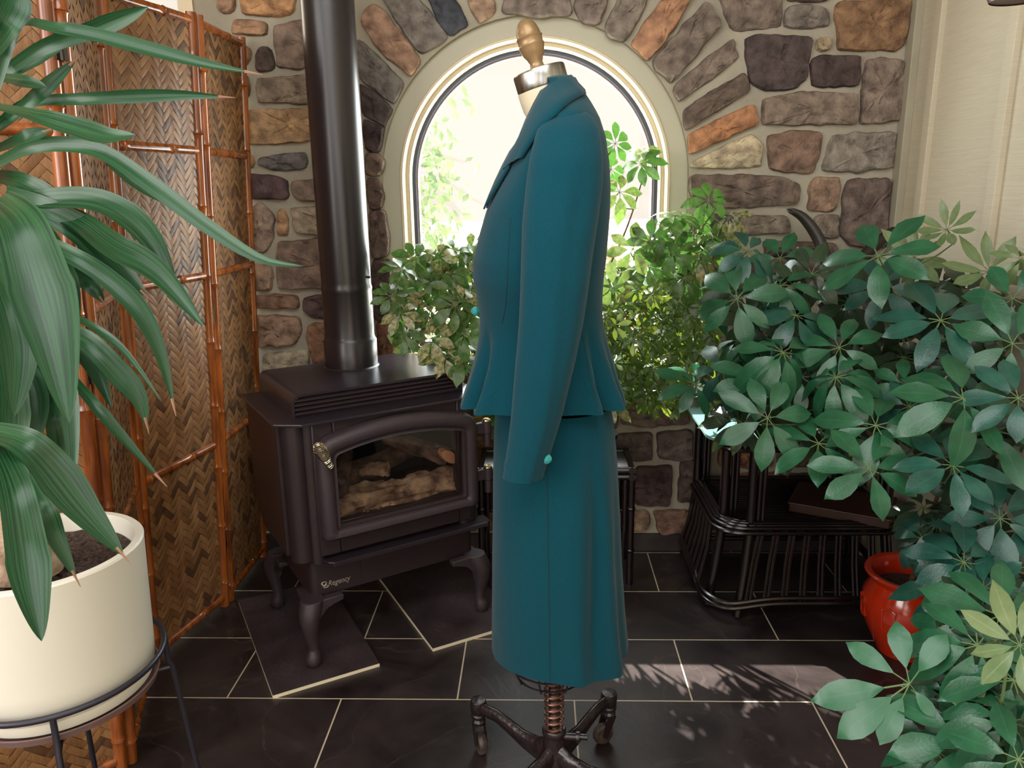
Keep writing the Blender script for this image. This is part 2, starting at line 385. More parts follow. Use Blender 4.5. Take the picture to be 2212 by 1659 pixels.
# --- the field stones, one mesh; outlines in wall coordinates
STX = []
def z2(ps, x0, y0, s): return [(x0+x*s, y0+y*s) for x, y in ps]
def stone(ps, col, reg=None):
    if reg: ps = z2(ps, *reg)
    g_ = sum(col)/3; STX.append(([P(x, y, WY-.02) for x, y in ps], srgb(*[k+(g_-k)*.22+4 for k in col])))
RA = (1350, 0, .3897); RB = (950, 0, .3617); RC = (500, 0, .27125); RD = (500, 400, .27119); RE = (1300, 800, .3316)
for ps, c in [
 ([(530,-60),(875,-60),(870,140),(610,165),(560,70)], (126,108,94)), ([(895,45),(1005,20),(1120,40),(1135,140),(1020,155),(890,145)], (128,118,106)),
 ([(1175,50),(1200,5),(1590,0),(1555,240),(1520,275),(1190,270)], (150,108,70)), ([(670,210),(760,190),(1040,205),(1010,440),(960,480),(790,500),(700,450),(690,340)], (82,66,64)),
 ([(1070,210),(1145,208),(1145,270),(1070,272)], (178,154,118)), ([(1045,325),(1070,310),(1290,308),(1310,330),(1300,470),(1040,475)], (78,60,56)),
 ([(1350,325),(1550,330),(1560,440),(1525,670),(1315,680),(1335,430)], (140,120,104)), ([(765,545),(1000,510),(1290,520),(1285,670),(1270,685),(775,690)], (138,118,100)),
 ([(800,750),(950,725),(1095,735),(1080,850),(1050,955),(960,955),(810,935)], (136,104,84)), ([(1165,745),(1510,735),(1500,920),(1320,950),(1100,945),(1130,830)], (140,130,116)),
 ([(365,905),(530,825),(715,740),(760,800),(760,920),(540,935),(370,925)], (196,178,140)), ([(355,745),(720,570),(738,690),(550,770),(360,855)], (192,126,78)),
 ([(325,610),(500,500),(670,395),(695,500),(500,620),(345,720)], (112,92,78)), ([(275,470),(600,210),(630,320),(300,565)], (132,114,100)),
 ([(150,345),(450,5),(540,130),(390,310),(260,460)], (128,112,98)), ([(35,235),(205,0),(250,-70),(400,-70),(330,60),(220,230),(130,330)], (188,132,92)),
 ([(365,985),(390,970),(850,975),(975,1020),(965,1130),(640,1150),(400,1150),(365,1060)], (116,96,82)),
 ([(1045,985),(1195,985),(1185,1110),(1160,1170),(1020,1165)], (156,122,96)), ([(1240,1000),(1475,990),(1460,1230),(1440,1370),(1250,1360),(1205,1300),(1215,1130)], (116,96,86)),
 ([(370,1200),(600,1195),(615,1260),(590,1400),(370,1390)], (100,86,84)), ([(640,1200),(900,1200),(930,1290),(650,1300)], (134,120,102)), ([(1060,1200),(1190,1195),(1190,1320),(1060,1310)], (136,120,104)),
 ([(780,1340),(1180,1350),(1180,1520),(800,1520)], (112,86,76)), ([(480,1430),(740,1430),(740,1540),(480,1540)], (120,100,88)), ([(1220,1420),(1470,1420),(1450,1600),(1220,1600)], (122,102,88)),
 ([(910,-110),(1130,-110),(1130,0),(910,0)], (120,104,92))]: stone(ps, c, RA)
for ps, c in [([(160,-20),(320,-20),(340,60),(235,135),(190,60)], (182,146,116)), ([(370,40),(400,-60),(770,-60),(785,85),(560,92),(380,72)], (140,124,112)),
 ([(800,60),(830,-60),(1010,-60),(985,60),(945,145),(860,130)], (134,118,108)), ([(990,150),(1065,0),(1090,-60),(1260,-60),(1215,60),(1110,245),(1000,200)], (140,126,112))]: stone(ps, c, RB)
for ps, c in [([(1540,-60),(1750,-60),(1885,190),(1730,280),(1650,180)], (72,78,90)), ([(1230,20),(1180,-60),(1460,-60),(1715,280),(1660,340),(1510,430),(1400,300)], (134,126,116)),
 ([(1015,150),(1120,25),(1190,60),(1500,460),(1425,610),(1180,400)], (178,136,108)), ([(985,310),(1050,340),(1370,650),(1290,830),(1020,620)], (122,116,110)),
 ([(1015,660),(1150,740),(1270,860),(1215,1010),(1030,890)], (84,72,72)), ([(1045,940),(1215,1020),(1165,1225),(1055,1180)], (76,58,60)),
 ([(1060,1210),(1190,1230),(1210,1330),(1170,1390),(1070,1390)], (120,98,84)), ([(1075,1420),(1170,1430),(1200,1560),(1185,1640),(1085,1650)], (108,86,74)),
 ([(50,-60),(490,-60),(485,105),(340,120),(75,100)], (204,146,90)), ([(0,150),(270,175),(265,270),(0,265)], (174,130,92)), ([(-120,-60),(0,-60),(10,80),(-120,90)], (160,120,90)),
 ([(330,200),(520,170),(900,180),(900,300),(560,545),(355,520)], (140,116,98)), ([(200,400),(240,368),(310,390),(330,540),(220,565),(190,540)], (98,78,72)),
 ([(25,330),(140,390),(130,460),(60,560),(30,460)], (190,138,98)), ([(40,590),(120,600),(120,780),(40,790)], (184,130,90)), ([(205,620),(575,600),(860,620),(860,810),(210,815),(200,700)], (148,130,106)),
 ([(65,880),(590,860),(900,870),(900,1000),(550,1130),(80,1150)], (186,146,98)), ([(205,1255),(570,1210),(590,1240),(590,1340),(320,1350),(210,1310)], (110,104,104)),
 ([(60,1220),(165,1240),(165,1335),(60,1350)], (206,158,114)), ([(100,1390),(350,1395),(435,1440),(435,1580),(110,1575)], (96,70,72)),
 ([(480,1440),(640,1430),(960,1430),(960,1600),(520,1600),(475,1540)], (134,114,98))]: stone(ps, c, RC)
for ps, c in [([(110,200),(230,140),(325,250),(320,420),(250,540),(100,540)], (160,134,114)), ([(355,230),(380,195),(420,205),(445,395),(355,395)], (190,144,100)),
 ([(470,185),(660,175),(960,180),(960,390),(560,390),(490,350)], (168,150,122)), ([(360,460),(680,430),(1000,440),(1000,820),(370,820),(360,620)], (134,108,92)),
 ([(120,640),(290,640),(310,700),(310,830),(130,835)], (176,142,112)), ([(130,885),(520,880),(530,985),(150,980)], (154,112,86)),
 ([(565,900),(720,880),(1000,900),(1000,1060),(640,1060),(570,1000)], (92,68,66)), ([(140,1050),(530,1050),(540,1200),(500,1270),(150,1290)], (160,126,100)),
 ([(595,1120),(740,1105),(1000,1110),(1000,1440),(650,1430),(600,1250)], (156,108,74)), ([(245,1360),(600,1320),(615,1430),(600,1560),(250,1580)], (186,172,138)),
 ([(1080,30),(1190,40),(1200,180),(1090,200)], (106,84,74)), ([(1095,215),(1225,205),(1250,560),(1110,580)], (110,88,78)), ([(1115,600),(1255,600),(1270,860),(1130,870)], (88,66,62)),
 ([(1140,890),(1275,880),(1280,1070),(1140,1080)], (84,62,58)), ([(1150,1095),(1285,1090),(1300,1370),(1170,1420)], (134,84,60))]: stone(ps, c, RD)
for ps, c in [([(130,230),(590,200),(560,350),(300,372),(140,360)], (116,96,84)), ([(80,430),(325,415),(325,590),(100,590)], (100,82,76)), ([(360,410),(590,400),(590,590),(375,580)], (108,88,80)),
 ([(220,640),(460,630),(455,800),(440,890),(220,880)], (78,54,52)), ([(520,600),(700,600),(690,870),(500,870)], (98,76,68)), ([(200,930),(310,930),(310,1030),(210,1060)], (156,124,94)),
 ([(340,930),(570,920),(560,1060),(380,1070)], (136,98,76)), ([(-60,300),(100,300),(100,390),(-60,400)], (110,92,80)), ([(-60,640),(180,640),(180,880),(-60,880)], (112,90,78)), ([(-60,430),(50,430),(50,590),(-60,590)], (104,86,78)),
 ([(-60,930),(170,930),(170,1060),(-60,1060)], (120,96,80))]: stone(ps, c, RE)
boxes = [(min(p.x for p in s), max(p.x for p in s), min(p.z for p in s), max(p.z for p in s)) for s, _ in STX]
# ordinary coursed stones where the photo shows none (behind stove, tables and plants, above the frame)
rnd = random.Random(3)
z = .075
palette = [(126,108,94),(146,120,96),(110,90,84),(160,130,100),(100,84,82),(134,118,104),(150,108,80)]
while z < 2.6:
    h = rnd.uniform(.085, .15); x = STONE_L+.02
    while x < XR-.05:
        w = rnd.uniform(.12, .26); x1 = min(x+w, XR-.02); bx = (x, x1, z, z+h)
        ok = x1-x > .06
        for q in boxes:
            if bx[0] < q[1]+.012 and bx[1] > q[0]-.012 and bx[2] < q[3]+.012 and bx[3] > q[2]-.012: ok = False; break
        for cx_, cz_ in ((x, z), (x1, z), (x, z+h), (x1, z+h), ((x+x1)/2, z+h/2), ((x+x1)/2, z), ((x+x1)/2, z+h), (x, z+h/2), (x1, z+h/2)):
            dx = cx_-WC[0]
            if (cz_ > WC[1] and math.hypot(dx, cz_-WC[1]) < .56) or (.70 < cz_ <= WC[1] and abs(dx) < .56): ok = False
        if ok:
            j = lambda: rnd.uniform(-.008, .008)
            STX.append(([Vector((x+.008+j(), WY, z+.008+j())), Vector((x1-.008+j(), WY, z+.008+j())), Vector((x1-.008+j(), WY, z+h-.008+j())), Vector((x+.008+j(), WY, z+h-.008+j()))], srgb(*rnd.choice(palette))))
            boxes.append(bx); x = x1+.012
        else: x += .03
    z += h+.016 if h < .2 else h
def stone_mesh(b, poly, col, k):
    # resample outline with jitter, loft to a rough raised face
    pts = []; n = len(poly)
    for i in range(n):
        a, c = poly[i], poly[(i+1) % n]; L_ = (c-a).length; m = max(2, int(L_/.014))
        for t in range(m): pts.append(a.lerp(c, t/m))
    # soften corners
    for _ in range(1): pts = [(pts[i-1]+pts[i]*2+pts[(i+1) % len(pts)])/4 for i in range(len(pts))]
    cen = sum(pts, Vector())/len(pts); size = max((p-cen).length for p in pts)
    d0 = .016+.014*abs(noise.noise(Vector((k*3.1, 1, 2))))
    q = []
    for p in pts:
        nn = noise.noise(Vector((p.x*28+k, 0, p.z*28)))*.007+noise.noise(Vector((p.x*90+k, 0, p.z*90)))*.0025
        dirn = (p-cen).normalized(); q.append(p+dirn*(nn+.0055))
    rings = []
    for s_, dep in ((1.0, 0.0), (.985, .55), (.95, .9), (.82, 1.0), (.62, 1.06), (.4, 1.1), (.18, 1.08)):
        ring = []
        for p in q:
            v = cen+(p-cen)*s_
            if s_ > .94: v = cen+(p-cen).normalized()*((p-cen).length-(1-s_)*.10)
            hz = noise.fractal(Vector((v.x*11+k*7, k, v.z*16)), .8, 2.2, 5)*.011
            hz += abs(noise.noise(Vector((v.x*6+k, 2, v.z*24))))*.012; hz -= .006*(abs(noise.noise(Vector((v.x*9, k*2, v.z*20))))<.06)
            dd = (d0+hz)*dep
            ring.append(Vector((v.x, WY-.001-max(0, dd) + (.004 if dep == 0 else 0), v.z)))
        rings.append(ring)
    b.loft(rings, caps=False, col=col); last = rings[-1]; c0 = sum(last, Vector())/len(last); m = len(last)
    b.add(last+[c0], [(i, (i+1) % m, m) for i in range(m)], col)
b = MB()
for k, (poly, col) in enumerate(STX):
    stone_mesh(b, poly, col, k)
struct('wall_back_stones', b, M_stone, ang=30)
b = MB(); b.box(((STONE_L+XR)/2, WY-.006, .034), (XR-STONE_L, .014, .068)); struct('baseboard_back', b, M_skirt_slate, smooth=False)
# back wall left of the stone, with a second window, hidden mostly by the screen
b = holed_wall([(XL, WY+.02, 0), (STONE_L, WY+.02, 0), (STONE_L, WY+.02, ZC), (XL, WY+.02, ZC)], [[(-1.72, WY+.02, 1.25), (-1.155, WY+.02, 1.25), (-1.155, WY+.02, 2.3), (-1.72, WY+.02, 2.3)]], (0, .20, 0))
struct('wall_back_left_return', b, M_plaster, smooth=False)
b = MB()
for x0, x1, z0, z1 in ((-1.74,-1.69,1.23,2.32),(-1.19,-1.14,1.23,2.32),(-1.69,-1.22,1.23,1.28),(-1.69,-1.22,2.27,2.32),(-1.69,-1.22,1.76,1.79)):
    b.box(((x0+x1)/2, WY+.035, (z0+z1)/2), (x1-x0, .05, z1-z0))
w2 = struct('window_2', b, M_bead, smooth=False)
b = MB(); b.box((-1.455, WY+.06, 1.775), (.50, .004, 1.02)); obj('pane', b, M_glass, w2, smooth=False)
# left and rear walls and ceiling, openings added for fill light; right wall
b = holed_wall([(XL, YB, 0), (XL, WY+.2, 0), (XL, WY+.2, ZC), (XL, YB, ZC)], [[(XL, -1.3, .9), (XL, .8, .9), (XL, .8, 2.45), (XL, -1.3, 2.45)]], (-.1, 0, 0)); struct('wall_left', b, M_plaster, smooth=False)
b = holed_wall([(XL, YB, 0), (XR, YB, 0), (XR, YB, ZC), (XL, YB, ZC)], [[(-1.4, YB, .8), (1.0, YB, .8), (1.0, YB, 2.4), (-1.4, YB, 2.4)]], (0, -.1, 0)); struct('wall_rear', b, M_plaster, smooth=False)
b = holed_wall([(XL, YB, ZC), (XR, YB, ZC), (XR, WY+.2, ZC), (XL, WY+.2, ZC)], [[(-1.05, -.55, ZC), (.85, -.55, ZC), (.85, .75, ZC), (-1.05, .75, ZC)]], (0, 0, .1)); struct('ceiling', b, M_plaster, smooth=False)
b = MB(); b.box((XR+.05, (YB+WY)/2, ZC/2), (.1, WY-YB, ZC)); struct('wall_right', b, M_board, smooth=False)
for k, y in enumerate((2.56, 2.16, 1.76, 1.36, .96)):
    b = MB(); b.box((XR-.008, y, ZC/2+.03), (.018, .042, ZC-.06)); struct('trim_%d' % (k+2), b, M_board, smooth=False, bevel=.002)
b = MB(); b.box((XR-.012, WY-.028, ZC/2), (.026, .052, ZC)); struct('trim_1', b, M_shadowboard, smooth=False, bevel=.003)
# arched window: casing, bead, gasket, inner frame, pane, sill
def arch_band(r0, r1, z0, z1, Y0, Y1, n=48):
    """band between arch radius r0 (outer) and r1 (inner), front face at Y0, back at Y1"""
    b = MB(); A = archloop(r0, z0, Y0, n); B = archloop(r1, z1, Y0, n); k = len(A)
    A2 = [Vector((p.x, Y1, p.z)) for p in A]; B2 = [Vector((p.x, Y1, p.z)) for p in B]
    b.add(A+B+A2+B2, [(i, (i+1) % k, k+(i+1) % k, k+i) for i in range(k)]+[(2*k+i, 2*k+(i+1) % k, 3*k+(i+1) % k, 3*k+i) for i in range(k)]
          + [(i, (i+1) % k, 2*k+(i+1) % k, 2*k+i) for i in range(k)]+[(k+i, k+(i+1) % k, 3*k+(i+1) % k, 3*k+i) for i in range(k)])
    return b
win = struct('window_1', arch_band(.532, .466, .735, .775, WY+.022, WY+.125), M_trim, ang=30)
bead = MB()
def bead_prof(r_in, depth_pts):
    rings = []
    for r, Y, dz in depth_pts: rings.append(archloop(r, .755+dz, Y, 48))
    bead.loft(rings, caps=False)
bead_prof(0, [(.470, WY+.024, .012), (.466, WY+.012, .016), (.458, WY+.010, .022), (.452, WY+.020, .026), (.448, WY+.034, .03), (.440, WY+.038, .036), (.436, WY+.030, .038), (.432, WY+.040, .04), (.430, WY+.10, .04)])
obj('bead', bead, M_bead, win, ang=30)
obj('gasket', arch_band(.4315, .419, .795, .803, WY+.062, WY+.11), M_gasket, win, ang=30)
obj('frame', arch_band(.4195, .413, .803, .808, WY+.075, WY+.12), M_mullion, win, ang=30)
g = MB(); lp = archloop(.416, .806, WY+.10, 40); g.add(lp, [tuple(range(len(lp)))]); obj('pane', g, M_glass, win, smooth=False)
b = MB(); b.box((-.01, WY-.028, .742), (1.09, .10, .03)); obj('sill', b, M_trim, win, smooth=False, bevel=.006)
# ------------------------------------------------------------------ outdoors seen through the arch
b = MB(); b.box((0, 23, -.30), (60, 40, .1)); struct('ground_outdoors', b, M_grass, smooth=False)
def leafcloud(b, c, r, n, s, rnd):
    for _ in range(n):
        p = Vector((rnd.gauss(0, .5)*r[0], rnd.gauss(0, .5)*r[1], rnd.uniform(-1, 1)*r[2]))
        d = Vector((rnd.uniform(-1, 1), rnd.uniform(-1, 1), rnd.uniform(-1.6, .1))).normalized(); w = d.cross(Vector((rnd.random(), rnd.random(), rnd.random()))).normalized()
        q = Vector(c)+p; L_ = s*rnd.uniform(.6, 1.3)
        b.add([q, q+d*L_*.5+w*L_*.22, q+d*L_, q+d*L_*.5-w*L_*.22], [(0, 1, 2, 3)])
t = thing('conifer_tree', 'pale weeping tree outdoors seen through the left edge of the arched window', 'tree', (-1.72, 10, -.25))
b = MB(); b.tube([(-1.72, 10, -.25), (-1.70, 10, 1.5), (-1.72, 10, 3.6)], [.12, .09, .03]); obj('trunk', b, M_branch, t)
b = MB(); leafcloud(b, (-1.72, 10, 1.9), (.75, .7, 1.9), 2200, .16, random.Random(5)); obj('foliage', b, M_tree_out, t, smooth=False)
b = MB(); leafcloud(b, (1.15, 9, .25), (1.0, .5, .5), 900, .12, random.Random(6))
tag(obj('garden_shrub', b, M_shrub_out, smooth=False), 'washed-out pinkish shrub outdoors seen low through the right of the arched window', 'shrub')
# ------------------------------------------------------------------ wood stove
SO = Vector((-.658, 1.951, 0)); SU = Vector((.8355, .5495, 0)); SV = Vector((-.5495, .8355, 0))
SM = Matrix(((SU.x, SV.x, 0, SO.x), (SU.y, SV.y, 0, SO.y), (0, 0, 1, 0), (0, 0, 0, 1)))
def sv(u, v, z): return SO+SU*u+SV*v+Vector((0, 0, z))
class SB(MB):
    """mesh collected in the stove's own frame (u right, v back, z up)"""
    def done(s): return s.xform(SM)
PADZ = .012
stv = thing('gas_stove', 'black freestanding stove with arched glass door and cabriole legs', 'stove', sv(.275, .2, PADZ))
def sobj(name, b, m, par=None, **k): return obj(name, b.done(), m, par or stv, **k)
def rbox(b, u0, u1, v0, v1, z0, z1): b.box(((u0+u1)/2, (v0+v1)/2, (z0+z1)/2), (u1-u0, v1-v0, z1-z0))
def rounded_rect(u0, u1, v0, v1, r, n=5):
    pts = []
    for cx_, cy_, a0 in ((u1-r, v1-r, 0), (u0+r, v1-r, 90), (u0+r, v0+r, 180), (u1-r, v0+r, 270)):
        for i in range(n+1): a = R(a0+90*i/n); pts.append((cx_+r*math.cos(a), cy_+r*math.sin(a)))
    return pts
# body: shell with an open front cavity
UB0, UB1 = -.005, .557
b = SB()
body = rounded_rect(UB0, UB1, .03, .40, .03)
b.loft([[Vector((x, y, z)) for x, y in body] for z in (.70, .742)])
b.loft([[Vector((x, y, z)) for x, y in body] for z in (.345, .40)])
rbox(b, UB0+.004, .10, .034, .40, .40, .70); rbox(b, .54, UB1-.004, .034, .40, .40, .70)
rbox(b, .09, .55, .37, .40, .40, .70)
rbox(b, .05, .11, .008, .05, .345, .742); rbox(b, .496, .535, .008, .05, .345, .742); rbox(b, .11, .496, .008, .05, .672, .742); rbox(b, .11, .496, .008, .05, .345, .442)
sobj('body', b, M_stove, bevel=.004)
b = SB(); rbox(b, .10, .54, .355, .368, .40, .70); rbox(b, .10, .54, .02, .368, .40, .42); rbox(b, .10, .108, .04, .368, .40, .70); rbox(b, .532, .54, .04, .368, .40, .70); sobj('firebox_liner', b, M_dark, smooth=False)
# front corner columns: two stepped rounded uprights each side
for s_ in (0, 1):
    mir = (lambda u: u) if s_ == 0 else (lambda u: .552-u)
    b = SB()
    b.tube([(mir(.012), .052, .335), (mir(.012), .052, .742)], .034, 16)
    b.tube([(mir(.048 if s_ == 0 else .030), .036, .322), (mir(.048 if s_ == 0 else .030), .036, .742)], .022, 16)
    sobj('corner_column', b, M_stove)
    b = SB(); pts = [(.07, .345), (.07, .738), (.41, .738), (.41, .42), (.34, .345)]
    u = mir(-.030); b.prism([(u, v, z_) for v, z_ in pts], (.014 if s_ == 0 else -.014, 0, 0))
    sobj('side_panel', b, M_stove, bevel=.003, smooth=False)
b = SB(); ped = rounded_rect(.022, .560, .045, .36, .022)
b.loft([[Vector((x, y, z)) for x, y in ped] for z in (.205, .35)]); sobj('pedestal', b, M_stove, bevel=.003)
for u in (.175, .462):
    b = SB(); rbox(b, u-.001, u+.001, .0435, .046, .215, .33); sobj('panel_seam', b, M_dark, smooth=False)
b = SB(); rbox(b, .19, .45, .036, .046, .318, .336); sobj('vent_strip', b, M_stove, bevel=.002, smooth=False)
b = SB()
tp = [(.02, -.012), (.535, -.012), (.60, .035), (.60, .425), (-.045, .425), (-.045, .035)]
b.prism([(x, y, .742) for x, y in tp], (0, 0, .008)); sobj('top_plate', b, M_stove_plate, smooth=False, bevel=.002)
for u0, u1 in ((.09, .26), (.30, .47)):
    b = SB(); rbox(b, u0, u1, .010, .03, .731, .740); sobj('top_slot', b, M_dark, smooth=False)
# hood with rounded long edges and louvres on its front
b = SB(); hp = []
def hood_ring(v, ins=0):
    pts = [(.018+ins, .75)]
    for i in range(6): a = R(180-90*i/5); pts.append((.045+.027*math.cos(a)+ins*0, .788+.027*math.sin(a)))
    for i in range(6): a = R(90-90*i/5); pts.append((.520+.027*math.cos(a), .788+.027*math.sin(a)))
    pts.append((.547-ins, .75)); return [Vector((x, v, z_)) for x, z_ in pts]
b.loft([hood_ring(.075), hood_ring(.43)]); sobj('hood', b, M_stove_plate)
b = SB(); r0, r1 = hood_ring(.062), hood_ring(.076)
inn = [Vector((.2825+(p.x-.2825)*.975, p.y, .75+(p.z-.75)*.90)) for p in r0]; inn2 = [Vector((p.x, .076, p.z)) for p in inn]
k = len(r0); b.add(r0+r1+inn+inn2, [(i, i+1, k+i+1, k+i) for i in range(k-1)]+[(i, i+1, 2*k+i+1, 2*k+i) for i in range(k-1)]+[(2*k+i, 2*k+i+1, 3*k+i+1, 3*k+i) for i in range(k-1)])
sobj('hood_rim', b, M_stove_plate)
for i in range(4):
    b = SB(); zz = .757+i*.0125; b.loft([[Vector((u, .063, zz)), Vector((u, .063, zz+.004)), Vector((u, .078, zz+.010)), Vector((u, .078, zz+.004))] for u in (.026, .539)])
    sobj('louvre', b, M_stove, smooth=False)
# flue pipe with its rings and screws
pc = FLR(760, 789, .815); pc = Vector((pc.x, pc.y, .815))
b = MB(); b.lathe([(.088, -.003), (.088, .0), (.0835, .004), (.0835, .085), (.079, .092), (.0775, .10), (.0775, .24), (.0795, .248), (.0775, .256), (.0765, .263), (.0768, .27), (.0768, 1.88)], pc, 48)
pipe = obj('flue_pipe', b, M_pipe, stv)
for a in (-60, -15, 60): 
    b = MB(); b.tube([pc+Vector((.075*math.cos(R(a)), .075*math.sin(R(a)), .283)), pc+Vector((.083*math.cos(R(a)), .083*math.sin(R(a)), .283))], .004, 8); obj('screw', b, M_dark, pipe)
# door: bulged frame around the arched glass
def door_loop(u0, u1, z0, zc, zsh, zm, chw, r=.018, n=14):
    """arched outline with clipped upper corners: corner height zc, shoulder zsh, crown zm"""
    pts = []
    for i in range(5): a = R(180+90*i/4); pts.append((u0+r+r*math.cos(a), z0+r+r*math.sin(a)))
    for i in range(5): a = R(270+90*i/4); pts.append((u1-r+r*math.cos(a), z0+r+r*math.sin(a)))
    pts.append((u1, zc)); pts.append((u1-chw*.35, zc+(zsh-zc)*.62))
    for i in range(n+1):
        t_ = i/n; u = (u1-chw)+((u0+chw)-(u1-chw))*t_; pts.append((u, zsh+(zm-zsh)*(1-(2*t_-1)**2)))
    pts.append((u0+chw*.35, zc+(zsh-zc)*.62)); pts.append((u0, zc)); return pts
DL = []
for k_, v_ in ((0, .004), (0, -.020), (.10, -.030), (.30, -.037), (.62, -.036), (.78, -.030), (.82, -.024), (.90, -.024), (.97, -.026), (1, -.018), (1, .004)):
    L0 = (.053, .548, .400, .664, .702, .731, .030, .018); L1 = (.104, .502, .440, .640, .652, .675, .010, .006)
    DL.append((tuple(p+(q-p)*k_ for p, q in zip(L0, L1)), v_))
b = SB(); b.loft([[Vector((x, v, z_)) for x, z_ in door_loop(*a)] for a, v in DL], caps=False)
door = sobj('door', b, M_cast)
b = SB(); gl = door_loop(.100, .506, .436, .642, .656, .679, .010, .006); b.prism([(x, -.010, z_) for x, z_ in gl], (0, .004, 0)); obj('door_glass', b.done(), M_fire_glass, door, smooth=False)
# spring handle
b = SB(); h0 = pl0 = None
ha = Vector((.078, -.052, .632)); hb_ = Vector((.036, -.082, .712)); ax = (hb_-ha)
e1 = ax.cross(Vector((0, 1, 0))).normalized(); e2 = ax.cross(e1).normalized(); pts = []
for i in range(16*15+1):
    t_ = i/(16*15); r_ = interp([(0, .0075), (.10, .0080), (.55, .0145), (.8, .0175), (.93, .0125), (1.0, .005)], t_)[0]
    ang_ = 2*PI*15*t_ if t_ > .0 else 0; pts.append(ha+ax*t_+(e1*math.cos(ang_)+e2*math.sin(ang_))*r_)
b.tube(pts, .0019, 6); obj('spring_handle', b.done(), M_nickel, door)
b = SB(); b.tube([(.088, -.030, .622), (.083, -.046, .626), ha+ax*.12], [.006, .006, .005], 8); obj('handle_stem', b.done(), M_dark, door)
for zz in (.630, .478):
    b = SB(); b.tube([(.588, -.012, zz-.045), (.588, -.012, zz-.004)], .0115, 14); b.tube([(.588, -.012, zz-.002), (.588, -.012, zz+.036)], .0145, 14); rbox(b, .535, .588, -.018, -.004, zz, zz+.032); hg = obj('hinge', b.done(), M_cast, door)
    b = SB(); b.lathe([(.013, zz+.036), (.012, zz+.040), (.006, zz+.044)], (.588, -.012, 0), 14); obj('hinge_pin', b.done(), M_gold, hg)
# ash lip
b = SB(); lip = [(.045, .035), (.064, -.010), (.078, -.022), (.575, -.022), (.592, -.008), (.60, .045)]
b.prism([(x, y, .326+(.035-y)*.05) for x, y in lip], (0, 0, .006)); b.prism([(x, y, .320) for x, y in ((.074, -.018), (.58, -.018), (.58, -.022), (.074, -.022))], (0, 0, .012))
sobj('ash_lip', b, M_stove_plate, smooth=False, bevel=.002)
# badge
fc = bpy.data.curves.new('badge', 'FONT'); fc.body = 'Regency'; fc.size = .024; fc.extrude = .0006; fc.shear = .25
fo = bpy.data.objects.new('badge_tmp', fc); COL.objects.link(fo)
dg = bpy.context.evaluated_depsgraph_get(); me_ = bpy.data.meshes.new_from_object(fo.evaluated_get(dg)); bpy.data.objects.remove(fo)
b = SB(); b.add([Vector((.072+v.co.x*.83, .0435-v.co.z, .232+v.co.y)) for v in me_.vertices], [tuple(p.vertices) for p in me_.polygons])
badge = sobj('badge_lettering', b, M_logo, smooth=False)
b = SB()
for (a0, r_, cx_, cz_) in ((0, .0095, .061, .240), (1, .006, .066, .2365)):
    ring = [(cx_+r_*math.cos(t_*PI/8)*.55+.004*math.sin(t_*PI/4)*(1-2*a0), .0428, cz_+r_*math.sin(t_*PI/8)) for t_ in range(16)]
    b.tube(ring, .0013, 5, closed=True)
b.tube([(.055, .0428, .246), (.058, .0428, .241), (.060, .0428, .234), (.064, .0428, .231)], [.0008, .002, .0024, .0006], 6)
sobj('badge_flame', b, M_logo)
# cabriole legs
def cab_leg(u, v, su, sv_):
    """su, sv_: outward direction signs"""
    b = SB(); o = Vector((u, v, 0)); d = Vector((su, sv_, 0)).normalized()
    tab = [(.215, -.010, .034), (.19, .004, .033), (.165, .014, .030), (.13, .015, .024), (.09, .008, .0185), (.062, .004, .016), (.048, .008, .020), (.036, .011, .0235), (.022, .011, .022), (.013, .010, .018), (.0125, .010, .010)]
    rings = []
    for z_, off, r_ in tab:
        rings.append([o+d*off+Vector((r_*math.cos(2*PI*j/16), r_*math.sin(2*PI*j/16), max(z_, PADZ+.0004))) for j in range(16)])
    b.loft(rings)
    # bracket wings along the two skirts
    for dx, dy in ((-su, 0), (0, -sv_)):
        wing = []
        n_ = Vector((dy if dx == 0 else 0, dx if dy == 0 else 0, 0))
        for t_, zb in ((0, .115), (.02, .155), (.045, .182), (.075, .193), (.095, .197), (.095, .213), (0, .213)):
            wing.append(o+Vector((dx, dy, 0))*(t_)+Vector((0, 0, zb)))
        side = Vector((0, 1, 0)) if dy == 0 else Vector((1, 0, 0))
        b.prism([p-side*.014 for p in wing], side*.028)
    return b
for u, v, su, s2 in ((.012, .022, -1, -1), (.560, .022, 1, -1), (.012, .40, -1, 1), (.560, .40, 1, 1)):
    sobj('leg', cab_leg(u, v, su, s2), M_cast, bevel=.003)
